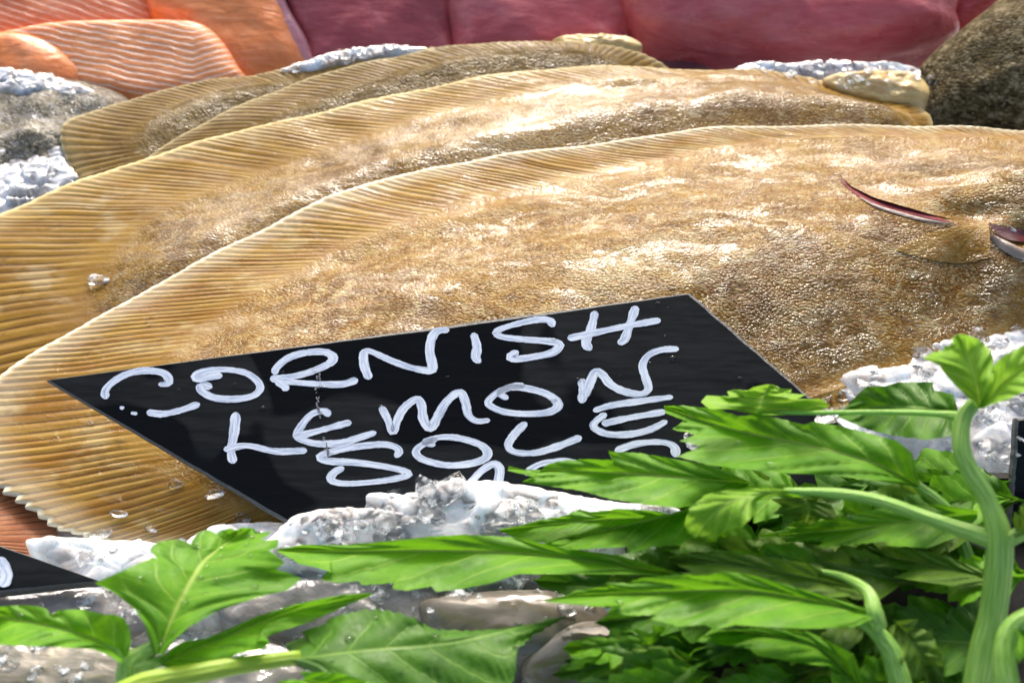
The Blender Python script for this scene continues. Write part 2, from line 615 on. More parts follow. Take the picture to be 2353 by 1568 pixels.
def board_mat():
    t = NT("black_board")
    o = t.obj()
    wet = t.rng(t.noise(t.map(o, scale=(0.8, 1.2, 1.2)), 17, 2, 0.4, 0.6), 0.55, 0.58)
    fine = t.noise(t.map(o, scale=(0.4, 2.5, 2.5)), 120, 5, 0.65)
    dry = t.mix(t.rng(fine, 0.35, 0.7), (.004, .006, .007), (.010, .013, .015))
    scr = t.rng(t.noise(t.map(o, scale=(0.15, 3.0, 3.0), rot=(0, 0, 0.12)), 260, 3, 0.7), 0.70, 0.76)
    dry = t.mix(t.math('MULTIPLY', scr, 0.35), dry, (.09, .1, .11))
    t.set(Base_Color=t.mix(wet, dry, (.004, .005, .006)))
    t.set(Roughness=t.math('ADD', t.math('MULTIPLY', wet, -0.25), t.rng(fine, 0.3, 0.7, 0.42, 0.55)),
          Normal=t.bump(fine, 0.12, 0.001))
    t.set(Specular_IOR_Level=t.math('ADD', t.math('MULTIPLY', wet, -0.06), 0.12))
    return t.m


def chalk_mat():
    t = NT("white_marker")
    s = t.noise(t.map(t.uv(), scale=(4.2, 1.0, 1)), 1.0, 6, 0.7)
    col = t.mix(t.rng(s, 0.34, 0.60), (.33, .41, .56), (.70, .77, .86))
    gap = t.noise(t.map(t.uv(), scale=(7.0, 1.2, 1), loc=(3, 1, 0)), 1.0, 3, 0.7)
    col = t.mix(t.rng(gap, 0.64, 0.73, 0, 0.8), col, (.10, .13, .2))
    t.set(Base_Color=col, Roughness=0.5)
    return t.m


M['board'] = board_mat()
M['board_edge'] = plain("board_worn_edge", (.095, .10, .098), 0.55, 0.5, 400)
M['chalk'] = chalk_mat()
M['scratch'] = plain("scratched_grey", (.12, .135, .16), 0.5, 0.6, 900)


# ------------------------------------------------------------------ counter and ice bed
def build_bed():
    V = np.array([(-.75, -.45, -.06), (.75, -.45, -.06), (.75, .6, -.06), (-.75, .6, -.06),
                  (-.75, -.45, -.04), (.75, -.45, -.04), (.75, .6, -.04), (-.75, .6, -.04)])
    F = [(0, 3, 2, 1), (4, 5, 6, 7), (0, 1, 5, 4), (1, 2, 6, 5), (2, 3, 7, 6), (3, 0, 4, 7)]
    c = mesh("counter", V, F, M['counter'], smooth_=False, loc=(0, 0, -.06))
    c['kind'] = 'structure'
    n, m = 190, 260
    ys = np.linspace(-.40, .55, n)
    xs = np.linspace(-.70, .70, m)
    Y, X = np.meshgrid(ys, xs, indexing='ij')
    P = np.stack([X.ravel(), Y.ravel(), np.zeros(n * m)], 1)
    z = 0.006 * fbm(P, 22, 4, 1) + 0.004 * np.abs(fbm(P, 70, 2, 5)) - 0.006
    edge = np.minimum.reduce([P[:, 0] + .70, .70 - P[:, 0], P[:, 1] + .40, .55 - P[:, 1]])
    z -= 0.035 * (1 - sstep(0, .03, edge))
    P[:, 2] = z
    o = mesh("crushed_ice_bed", P, grid_faces(n, m)[:, ::-1], M['ice'], loc=(0, 0, 0), solid=True)
    tag(o, "bed of white crushed ice under the fish", None, kind='structure')


build_bed()


# ------------------------------------------------------------------ flat fish
FISH = {}


def flatfish(key, pairs, midline, plane, H, mat, name, label, group, raylen=21.0, seed=1, under=(), edge_lift=0.0,
             ntheta=None, spiky=0.0, nb=36, amp=0.0005, extra=None, press=()):
    O = smooth([p[0] for p in pairs], 10, True)
    B = smooth([p[1] for p in pairs], 10, True)
    mid_c = 0.5 * (O + B)
    s = arc(np.concatenate([mid_c, mid_c[:1]]))
    L = s[-1]
    nray = int(L / raylen)
    nt = ntheta or nray * 7
    f = np.linspace(0, L, nt, endpoint=False)
    Oc = np.concatenate([O, O[:1]])
    Bc = np.concatenate([B, B[:1]])
    Oi = np.stack([np.interp(f, s, Oc[:, k]) for k in (0, 1)], 1)
    Bi = np.stack([np.interp(f, s, Bc[:, k]) for k in (0, 1)], 1)
    ray = f / raylen
    ray = ray + np.array([0.45 * mnoise.noise(Vector((x * .55, seed, 0))) + .9 * mnoise.noise(Vector((x * .12, seed, 4))) for x in ray])
    rr = random.Random(seed)
    jit = np.array([rr.uniform(-.5, .5) for _ in range(nray + 3)])
    ji = np.interp(np.clip(ray, 0, nray + 2), np.arange(nray + 3), jit)
    tri = np.abs((ray % 1.0) - 0.5) * 2          # 1 at ray line, 0 mid
    d = Oi - Bi
    d /= np.linalg.norm(d, axis=1)[:, None] + 1e-9
    spk = spiky if not callable(spiky) else spiky(Oi)
    Oi = Oi + d * (((1 - tri) * (3.0 + 9.0 * spk * (.9 + 1.5 * ji)) + 3.0 * ji)[:, None])
    mp = smooth(midline, 12)
    # nearest-ish point of the midline for each body boundary point
    mx0, mx1 = mp[:, 0].min(), mp[:, 0].max()
    mxs = np.clip(Bi[:, 0], mx0, mx1)
    order = np.argsort(mp[:, 0])
    Mi = np.stack([mxs, np.interp(mxs, mp[order, 0], mp[order, 1])], 1)
    for _ in range(6):
        Mi = 0.5 * Mi + 0.25 * (np.roll(Mi, 9, 0) + np.roll(Mi, -9, 0))
    nf = 13
    tf = np.linspace(0, 1, nf)
    tb = np.linspace(0, 1, nb)
    o3, b3, m3 = plane.at(Oi), plane.at(Bi), plane.at(Mi)
    fin = o3[:, None, :] * (1 - tf)[None, :, None] + b3[:, None, :] * tf[None, :, None]
    body = b3[:, None, :] * (1 - tb)[None, :, None] + m3[:, None, :] * tb[None, :, None]
    up = plane.n
    hf0 = 0.0035
    ramp_ = (0.25 + 0.75 * np.clip(0.5 + 0.9 * np.array([mnoise.noise(Vector((x * .35, y * 2.2, seed))) for x in ray for y in tf]).reshape(nt, nf), 0, 1.2))
    hf = hf0 * tf[None, :] ** 1.3 + amp * ramp_ * (1 - tri)[:, None] * (sstep(0, .08, tf) * (1 - 0.75 * sstep(.7, 1, tf)))[None, :]
    hb = hf0 + H * np.sin(tb * math.pi / 2) ** 1.5
    hb = np.repeat(hb[None, :], nt, 0) + amp * 0.25 * (1 - tri)[:, None] * (1 - sstep(0, .12, tb))[None, :]
    fin = fin + hf[:, :, None] * up
    body = body + hb[:, :, None] * up
    W = fin.reshape(-1, 3)
    lowf = fbm(W, 18, 2, seed)
    W[:, 2] += 0.0028 * lowf * np.tile(1 - 0.6 * tf, nt) + edge_lift * np.tile((1 - tf) ** 3, nt)
    Bd = body.reshape(-1, 3)
    k = np.tile(sstep(0, .15, tb), nt)
    Bd[:, 2] += 0.0028 * fbm(Bd, 18, 2, seed) * 0.4 * (1 - k) + k * (0.0024 * fbm(Bd, 22, 3, seed + 4) + 0.00045 * fbm(Bd, 95, 2, seed + 9))
    # stitch: shared boundary of fin and body
    fb = W.reshape(nt, nf, 3)
    bb = Bd.reshape(nt, nb, 3)
    bb[:, 0, :] = fb[:, -1, :]
    if extra is not None:
        Bd = bb.reshape(-1, 3)
        dz = extra(Bd)
        Bd += dz[:, None] * up
    for poly, pl, gap in [(FISH[q]['xy'], FISH[q]['plane'], .0045) for q in under] + list(press):
        for A in (W, Bd):
            ins = inside(poly, A)
            dd = poly_dist(poly, A)
            lim = pl.z(A[:, 0], A[:, 1]) - gap + np.where(ins, -0.25 * np.minimum(dd, .01), 0.30 * dd)
            soft = 0.004
            hh = np.clip(0.5 + 0.5 * (lim - A[:, 2]) / soft, 0, 1)
            A[:, 2] = lim * (1 - hh) + A[:, 2] * hh - soft * hh * (1 - hh)
    r = root(name, tuple(plane.at([midline[len(midline) // 2]])[0] * np.array([1, 1, 0])), label, "fish", group)
    # thin skirt under the outer edge gives the fin its thickness
    fb = W.reshape(nt, nf, 3)
    low = fb[:, :1, :] - np.array([0, 0, 0.0012])
    finv = np.concatenate([low, fb], 1)
    uvf = np.stack([np.repeat(ray, nf + 1), np.tile(np.concatenate([[0], tf]), nt)], 1)
    mesh("fin", finv.reshape(-1, 3), grid_faces(nt, nf + 1, True), mat, r, uvf, solid=True)
    uvb = np.stack([np.repeat(ray, nb), np.tile(1 + tb, nt)], 1)
    mesh("body", Bd, grid_faces(nt, nb, True), mat, r, uvb, solid=True)
    FISH[key] = dict(xy=o3[::3, :2].copy(), plane=plane, root=r)
    return r


P1 = [((2500, 310), (2500, 345)), ((2352, 302), (2400, 335)), ((2150, 293), (2230, 327)), ((1900, 292), (2000, 325)), ((1600, 305), (1760, 338)),
      ((1400, 328), (1600, 365)), ((1200, 355), (1420, 400)), ((1000, 385), (1230, 440)), ((880, 415), (1100, 470)),
      ((760, 460), (980, 505)), ((620, 525), (870, 548)), ((500, 580), (770, 592)), ((400, 635), (680, 637)),
      ((300, 690), (600, 680)), ((200, 745), (530, 725)), ((100, 805), (470, 775)), ((0, 873), (410, 835)),
      ((-70, 940), (378, 910)), ((-95, 1010), (370, 970)), ((-50, 1075), (380, 1030)), ((50, 1145), (410, 1085)),
      ((140, 1212), (460, 1130)), ((260, 1240), (520, 1165)), ((430, 1250), (620, 1185)), ((720, 1245), (800, 1190)),
      ((1000, 1200), (1040, 1150)), ((1350, 1100), (1370, 1060)), ((1700, 1000), (1700, 965)), ((2000, 920), (1980, 885)),
      ((2352, 810), (2330, 775)), ((2600, 720), (2570, 690)), ((2720, 600), (2670, 590)), ((2700, 430), (2650, 450))]


def head1(P):
    """cheek bulges, gill cover step and eye ridge of the front fish"""
    dz = np.zeros(len(P))
    for (u, v, ru, rv, h) in [(2320, 440, 120, 60, .008), (2110, 430, 60, 30, -.003), (1900, 470, 60, 120, -.002), (2190, 520, 90, 22, -.005),
                              (2310, 640, 80, 50, .007), (2180, 640, 40, 90, -.004), (2050, 610, 200, 50, -.002), (2330, 560, 60, 22, -.007)]:
        c = FISH_PLANE1.at([(u, v)])[0]
        sx = abs(FISH_PLANE1.at([(u + ru, v)])[0][0] - c[0])
        sy = abs(FISH_PLANE1.at([(u, v - rv)])[0][1] - c[1])
        dz += h * np.exp(-(((P[:, 0] - c[0]) / sx) ** 2 + ((P[:, 1] - c[1] + .015) / sy) ** 2))
    g = smooth([(1930, 412), (1960, 436), (2010, 462), (2070, 482), (2130, 498), (2200, 514)], 6)
    g3 = FISH_PLANE1.at(g)
    best = np.full(len(P), 9.0)
    sgn = np.zeros(len(P))
    frac = np.zeros(len(P))
    for i in range(len(g3) - 1):
        a, b = g3[i, :2], g3[i + 1, :2]
        e = b - a
        q = P[:, :2] + np.array([0, .015]) - a
        t_ = np.clip(q @ e / (e @ e), 0, 1)
        d = np.linalg.norm(q - t_[:, None] * e, axis=1)
        c = e[0] * q[:, 1] - e[1] * q[:, 0]
        up_ = d < best
        best[up_] = d[up_]
        sgn[up_] = np.sign(c)[up_]
        frac[up_] = ((i + t_) / (len(g3) - 1))[up_]
    wgt = sstep(0, .15, frac) * (1 - sstep(.85, 1, frac))
    dz += wgt * -.0015 * np.exp(-(best / .007) ** 2)
    return dz


FISH_PLANE1 = Plane(0.004, -0.085, 0.17)
SP = Plane(0.020, at_z([(650, 1200)], 0.020)[0][1], 0.45, 0.0)
TLc, TRc = np.array([105, 872.0]), np.array([1585, 672.0])
dn_l = np.array([545, 323.0])
dn_r = np.array([275, 238.0])
SIGN_XY = SP.at([TLc, TRc, TRc + dn_r * 1.75, TLc + dn_l * 1.22])[:, :2]
flatfish(1, P1, [(620, 960), (1200, 800), (1800, 640), (2400, 560)], FISH_PLANE1, 0.020, M['sole'],
         "lemon_sole", "large golden brown flatfish in front, lying behind and under the black sign", "flatfish overlapping in a row on the ice",
         raylen=21, seed=2, spiky=lambda o: np.where((o[:, 1] > 1040) & (o[:, 0] < 500), 1.6, 0.0), edge_lift=0.001, nb=64, extra=head1, press=[(SIGN_XY, SP, .0050)])

P2 = [((2140, 275), (2095, 285)), ((2060, 228), (2020, 250)), ((1950, 195), (1930, 225)), ((1800, 172), (1830, 200)), ((1600, 155), (1680, 183)),
      ((1400, 155), (1510, 190)), ((1250, 162), (1380, 200)), ((1100, 180), (1250, 218)), ((900, 217), (1080, 255)), ((700, 270), (910, 300)),
      ((560, 302), (780, 345)), ((400, 342), (650, 390)), ((200, 407), (500, 445)), ((0, 492), (370, 505)), ((-150, 570), (290, 575)),
      ((-250, 680), (240, 640)), ((-280, 780), (215, 715)), ((-230, 900), (240, 800)), ((0, 1000), (420, 860)), ((600, 900), (700, 780)),
      ((1200, 700), (1200, 600)), ((1800, 480), (1800, 430)), ((2110, 380), (2080, 360))]
flatfish(2, P2, [(480, 640), (900, 480), (1500, 330), (1980, 300)], Plane(-0.006, 0.0, 0.22), 0.016, M['sole_b'],
         "lemon_sole", "amber brown wet flatfish with white glints, second from the front", "flatfish overlapping in a row on the ice",
         raylen=22, seed=7, under=(1,), amp=0.00045)

P3 = [((1550, 170), (1500, 175)), ((1500, 132), (1450, 150)), ((1420, 108), (1390, 130)), ((1300, 97), (1310, 118)), ((1100, 103), (1150, 125)),
      ((940, 126), (1020, 150)), ((830, 150), (920, 175)), ((700, 182), (810, 205)), ((560, 237), (690, 250)), ((440, 300), (590, 295)),
      ((340, 360), (520, 340)), ((300, 420), (480, 400)), ((400, 470), (560, 430)), ((800, 420), (820, 370)), ((1300, 300), (1300, 260)), ((1550, 230), (1500, 220))]
flatfish(3, P3, [(620, 350), (1000, 220), (1400, 175)], Plane(-0.003, 0.06, 0.27), 0.012, M['sole_c'],
         "lemon_sole", "olive brown flatfish third from the front, its back against the tuna", "flatfish overlapping in a row on the ice",
         raylen=17, seed=11, under=(2, 1), nb=24)

P4 = [((1300, 120), (1250, 140)), ((1000, 112), (1000, 135)), ((800, 122), (820, 148)), ((720, 140), (760, 165)), ((620, 165), (670, 188)),
      ((500, 182), (560, 205)), ((400, 200), (470, 228)), ((300, 226), (400, 255)), ((205, 260), (340, 290)), ((152, 290), (320, 315)),
      ((140, 325), (310, 335)), ((155, 370), (320, 350)), ((185, 415), (345, 365)), ((300, 440), (400, 370)), ((600, 380), (600, 330)), ((1000, 270), (1000, 230)), ((1300, 200), (1260, 180))]
flatfish(4, P4, [(430, 310), (700, 235), (1150, 165)], Plane(-0.002, 0.085, 0.28), 0.009, M['sole_c'],
         "lemon_sole", "dull olive flatfish at the back with its pale edged tail end over grey skin", "flatfish overlapping in a row on the ice",
         raylen=15, seed=15, under=(3, 2), nb=20)


# ------------------------------------------------------------------ lumps: fillets, steaks, seafood
def lump_geo(outline, plane, H, drop=0.02, p=3.0, nscale=40, namp=0.002, seed=1, n=150, rings=22, sharp=False, lean=0.0):
    o = np.asarray(outline, float)
    o = smooth(o, 10, True) if not sharp else o
    f = np.linspace(0, 1, n, endpoint=False)
    o = resample(np.concatenate([o, o[:1]]), f)
    c = o.mean(0)
    o3 = plane.at(o)
    c3 = plane.at([c])[0]
    r = np.concatenate([[1.0], 1 - np.linspace(0, 1, rings) ** 1.6])[1:]
    V = c3 + (o3 - c3)[:, None, :] * r[None, :, None]
    h = H * (1 - r ** p) ** 0.6
    V = V + h[None, :, None] * plane.n
    W = V.reshape(-1, 3)
    W += (namp * fbm(W, nscale, 4, seed) * np.tile(0.3 + 0.7 * (1 - r ** 6), n))[:, None] * plane.n
    V = W.reshape(n, rings, 3)
    sk = V[:, :1, :] - np.array([0, 0, drop])
    sk = sk + np.array([0, lean, 0])
    V = np.concatenate([sk, V], 1)
    px = c + (o - c)[:, None, :] * np.concatenate([[1.0], r])[None, :, None]
    return V.reshape(-1, 3), grid_faces(n, rings + 1, True), px.reshape(-1, 2) / 1000.0


def lump(name, outline, plane, H, mat, label=None, cat=None, group=None, parent=None, **kw):
    V, F, uv = lump_geo(outline, plane, H, **kw)
    if 'skin' in mat.name:
        uv = uv + np.array([0, 3.0])
    o = mesh(name, V, F, mat, parent, uv, solid=True, loc=None if parent else (V[:, 0].mean(), V[:, 1].mean(), V[:, 2].min()))
    if parent is None:
        tag(o, label, cat, group)
    elif label:
        o['label'] = label
    return o


SAL = "salmon fillets at the back of the display"
lump("salmon_fillet", [(-200, 110), (0, 78), (110, 58), (250, 50), (400, 50), (465, 58), (510, 95), (545, 150), (560, 190), (430, 225), (330, 232), (200, 205), (60, 175), (-150, 175)],
     Plane(-.001, .225, .75), .007, M['salmon_lined'], "front salmon fillet with white zigzag fat lines", "salmon", SAL, p=14, drop=.03, nscale=30, namp=.0015, seed=3)
lump("salmon_fillet", [(-250, -60), (-100, -90), (200, -90), (345, -70), (350, 20), (330, 62), (200, 75), (40, 85), (-200, 95)],
     Plane(-.006, .255, .8), .006, M['salmon_side'], "salmon fillet with fine slanting fibres in the top left corner", "salmon", SAL, p=6, seed=5)
lump("salmon_fillet", [(355, -80), (600, -90), (640, -30), (690, 70), (725, 150), (700, 200), (560, 220), (470, 170), (420, 60), (345, 20)],
     Plane(-.006, .25, .85), .016, M['salmon'], "smooth orange salmon fillet touching the tuna", "salmon", SAL, p=4, seed=6)
lump("salmon_fillet", [(-150, 90), (40, 78), (130, 105), (190, 165), (160, 215), (0, 205), (-150, 200)],
     Plane(-.004, .215, .75), .010, M['salmon'], "small smooth orange salmon piece at the left edge", "salmon", SAL, p=4, seed=8)

TUN = "red tuna pieces at the back of the display"
tp = Plane(-.008, .255, .95)
t1 = root("tuna_loin", tuple(tp.at([(850, 120)])[0]), "dusky red tuna block with a pale pink rim beside the salmon", "tuna", TUN)
lump("flesh", [(640, -90), (1040, -90), (1050, 0), (1042, 80), (1050, 150), (900, 175), (720, 170), (700, 110), (665, 30)],
     tp, .016, M['tuna'], parent=t1, p=6, seed=12, nscale=22, namp=.004)
lump("rim", [(585, -70), (625, -70), (665, 20), (705, 90), (730, 160), (700, 175), (672, 110), (640, 50)],
     Plane(-.002, .25, .95), .006, M['pink_fat'], parent=t1, p=3, seed=13)
lump("tuna_loin", [(1040, -90), (1470, -90), (1475, 30), (1450, 90), (1470, 160), (1250, 175), (1060, 160), (1035, 70)],
     Plane(-.008, .25, .95), .018, M['tuna_bright'], "middle tuna block with a bright red left side", "tuna", TUN, p=4, seed=14, nscale=22, namp=.004)
lump("tuna_loin", [(1450, -90), (2000, -110), (2200, -80), (2195, 20), (2200, 75), (2120, 120), (1980, 143), (1800, 147), (1640, 130), (1520, 95), (1455, 45)],
     Plane(.004, .235, .9), .026, M['tuna_bright'], "largest tuna block bulging forward, rosy red with a bright lower edge", "tuna", TUN, p=2.6, seed=16, nscale=20, namp=.005)
lump("tuna_loin", [(2170, -70), (2330, -80), (2310, 0), (2260, 45), (2215, 75), (2180, 60)],
     Plane(-.002, .26, .9), .010, M['tuna_bright'], "small red tuna piece beside the dark speckled fish", "tuna", TUN, p=3, seed=17)
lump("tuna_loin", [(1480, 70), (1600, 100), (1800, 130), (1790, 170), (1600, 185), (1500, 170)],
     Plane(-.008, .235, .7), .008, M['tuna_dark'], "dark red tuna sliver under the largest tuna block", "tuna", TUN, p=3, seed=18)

lump("dark_fish", [(2135, 300), (2110, 230), (2105, 170), (2140, 125), (2200, 75), (2260, 30), (2340, -30), (2500, -60), (2700, 100), (2700, 330), (2400, 330)],
     Plane(.0, .15, .5), .034, M['dark_skin'], "dark grey brown fish with rough speckled skin in the top right corner", "fish", p=2.4, drop=.03, seed=21, nscale=35, namp=.004)
lump("grey_fish", [(-150, 190), (0, 165), (90, 170), (180, 190), (290, 225), (330, 300), (300, 370), (170, 440), (60, 480), (-150, 520)],
     Plane(.002, .12, .16), .013, M['grey_skin'], "grey mottled wet fish partly iced at the left edge", "fish", p=2.4, drop=.012, seed=22, nscale=40, namp=.007)
lump("grey_fish", [(-150, 440), (0, 400), (100, 380), (180, 420), (150, 480), (0, 540), (-150, 580)],
     Plane(.000, .08, .1), .002, M['glassy'], "smooth grey mound of wet ice at the left edge beside the flatfish", "ice", p=2.4, drop=.012, seed=25, nscale=60, namp=.0025).name = "ice_mound"

# yellow pale heads peeping behind the flatfish
h4 = FISH[4]['root']
lump("head", [(1268, 98), (1290, 86), (1340, 80), (1400, 80), (1450, 88), (1475, 108), (1420, 125), (1300, 125)], Plane(.02, .2, .5), .006, M['yellow_flesh'],
     parent=h4, p=2, seed=31, nscale=90, namp=.003, label="pale yellow head end")
h2 = FISH[2]['root']
lump("head", [(1890, 185), (1940, 170), (2030, 163), (2100, 172), (2130, 195), (2125, 225), (2030, 232), (1950, 215)], Plane(.035, .18, .3), .006, M['yellow_flesh'],
     parent=h2, p=2, seed=32, nscale=90, namp=.003, label="pale yellow head end")

# reddish fin at the bottom left
P5 = [((-10, 1108), (-60, 1150)), ((50, 1130), (-40, 1170)), ((100, 1170), (-20, 1200)), ((125, 1220), (-30, 1240)), ((100, 1260), (-60, 1260)), ((0, 1290), (-120, 1260)), ((-250, 1280), (-200, 1230)), ((-300, 1180), (-230, 1190)), ((-200, 1110), (-180, 1160))]
flatfish(5, P5, [(-180, 1210), (-90, 1210)], Plane(.0, -.1, .1), .008, M['red_skin'], "red_fish", "reddish brown fish tail at the left edge above the small black sign", None,
         raylen=14, seed=41, under=(1,), nb=12)


# ------------------------------------------------------------------ details on the front fish
def on_surface_strip(name, pts, widths, mat, parent, lift=0.0008, nside=5, label=None, crown=0.0, tilt=0.0, v0=0.0):
    pts = smooth(pts, 8)
    w = np.interp(np.linspace(0, 1, len(pts)), np.linspace(0, 1, len(widths)), widths)
    tg = np.gradient(pts, axis=0)
    tg /= np.linalg.norm(tg, axis=1)[:, None]
    nm = np.stack([-tg[:, 1], tg[:, 0]], 1)
    V, uv = [], []
    for i, (p, n_, wi) in enumerate(zip(pts, nm, w)):
        for j in range(nside):
            k = j / (nside - 1) * 2 - 1
            q = p + n_ * wi * k
            h, nn = cast(*q)
            V.append(h + nn * (lift + crown * (1 - k * k) + tilt * ((k + 1) / 2) ** 2 * math.sin(math.pi * min(1, max(0, i / (len(pts) - 1))))))
            uv.append((j / (nside - 1), v0 + i / len(pts)))
    return mesh(name, V, grid_faces(len(pts), nside), mat, parent, uv, label=label)


f1 = FISH[1]['root']
cover_pts = [(1928, 398), (1965, 420), (2015, 444), (2075, 464), (2135, 484), (2190, 504)]
on_surface_strip("gill_slit", [(1930, 412), (1960, 436), (2010, 460), (2070, 480), (2130, 497), (2185, 512)], [1, 7, 11, 8, 5, 1], M['gill_dark'], f1, 0.0003)
on_surface_strip("gill_cover", cover_pts, [2, 16, 18, 16, 12, 2], M['sole'], f1, 0.00025, nside=9, tilt=.0015, v0=1.5)
on_surface_strip("gill_rim", [(1975, 456), (2010, 474), (2070, 493), (2130, 508), (2195, 518)], [.5, 3, 4, 3, .5], M['lip'], f1, 0.0005, crown=0.0005)
on_surface_strip("mouth", [(2270, 520), (2310, 540), (2352, 545), (2420, 545)], [3, 14, 17, 10], M['gill'], f1, 0.0015)
on_surface_strip("lip", [(2272, 548), (2310, 572), (2352, 590), (2420, 600)], [4, 10, 11, 8], M['lip'], f1, 0.001, crown=0.003)


def pectoral():
    b = np.array([2268, 512.0])
    n, m = 40, 12
    V, uv = [], []
    tip0, tip1 = np.array([2050, 575.0]), np.array([2275, 590.0])
    for i in range(n):
        a = i / (n - 1)
        tip = tip0 * (1 - a) + tip1 * a + np.array([20 * math.sin(a * 3.1), 22 * math.sin(a * 3.1)])
        for j in range(m):
            k = j / (m - 1)
            q = b * (1 - k) + tip * k + np.array([0, -12 * math.sin(k * 3.1) * (1 - a)])
            h, nn = cast(*q)
            V.append(h + nn * (0.0002 + 0.0014 * math.sin(math.pi * k * .95) + 0.00022 * abs(math.sin(a * 30)) * k))
            uv.append((a * 10 + .5, 1.06))
    mesh("pectoral_fin", V, grid_faces(n, m), M['sole'], f1, uv)


pectoral()


# ------------------------------------------------------------------ signs
def ribbon(pts, hw, plane, lift, taper=0.75, seed=0, raw=False):
    pts = smooth(pts, 9)
    pts = resample(pts, np.linspace(0, 1, max(12, int(arc(pts)[-1] / 5))))
    n = len(pts)
    rr = random.Random(seed)
    p3 = plane.at(pts, lift)
    ph = rr.uniform(0, 6)
    ss = np.linspace(0, 1, n)
    w = hw * (1 + 0.10 * np.sin(ss * 7 + ph) + 0.05 * np.sin(ss * 23 + ph * 2))
    cap = np.minimum(1, np.sqrt(np.clip(np.minimum(ss, 1 - ss) * arc(pts)[-1] / (hw * 0.9) + 0.10, 0, 1)))
    w = w * cap * np.array([1 + .10 * mnoise.noise(Vector((x * 9, seed * 2.7, 0))) * 1.6 for x in arc(pts) / 60])
    tg = np.gradient(pts, axis=0)
    tg /= np.linalg.norm(tg, axis=1)[:, None] + 1e-9
    nm = np.stack([-tg[:, 1], tg[:, 0]], 1)
    m = 7
    k = np.linspace(-1, 1, m)
    # the pen leaves thinner lines where it runs across: nib wider in x than in y
    q = pts[:, None, :] + nm[:, None, :] * (w[:, None] * k[None, :])[:, :, None] * np.array([1.25, 0.85])
    V = plane.at(q.reshape(-1, 2), lift)
    L = arc(pts)
    uv = np.stack([np.tile((k + 1) / 2, n) + seed * 0.37, np.repeat(L / 60.0, m) + seed * 1.3], 1)
    return V, grid_faces(n, m), uv


def board(corners, plane, thick, parent):
    """a thin slab whose face lies on plane, corners listed round the face"""
    c = np.asarray(corners, float)
    N = 24
    rim = []
    for i in range(len(c)):
        a, b = c[i], c[(i + 1) % len(c)]
        t = np.linspace(0, 1, N, endpoint=False)[:, None]
        rim.append(a * (1 - t) + b * t)
    rim = np.concatenate(rim)
    f3 = plane.at(rim)
    rr = random.Random(5)
    cen = f3.mean(0)
    wob = np.array([rr.uniform(-1, 1) for _ in f3])
    f3 = f3 + (cen - f3) / np.linalg.norm(cen - f3, axis=1)[:, None] * (0.0002 * wob)[:, None]
    ins = cen + (f3 - cen) * (1 - 0.0014 / np.linalg.norm(f3 - cen, axis=1))[:, None]
    n = len(f3)
    V = np.concatenate([ins, f3 - plane.n * 0.0006, f3 - plane.n * thick, ins - plane.n * (thick + .0006)])
    F = [tuple(range(n))]
    E = []
    for k in range(3):
        for i in range(n):
            E.append((k * n + i, (k + 1) * n + i, (k + 1) * n + (i + 1) % n, k * n + (i + 1) % n))
    face = mesh("board", V[:n], F, M['board'], parent, smooth_=False, solid=True)
    mesh("board_edge", V, E + [tuple(range(4 * n - 1, 3 * n - 1, -1))], M['board_edge'], parent, smooth_=False)
    return face


sign = root("price_sign", tuple(SP.at([(900, 1220)])[0]), "large black slate sign handwritten CORNISH LEMON SOLE leaning over the front flatfish", "sign", "black price signs")
board([TLc, TRc, TRc + dn_r * 1.75, TLc + dn_l * 1.22], SP, 0.003, sign)

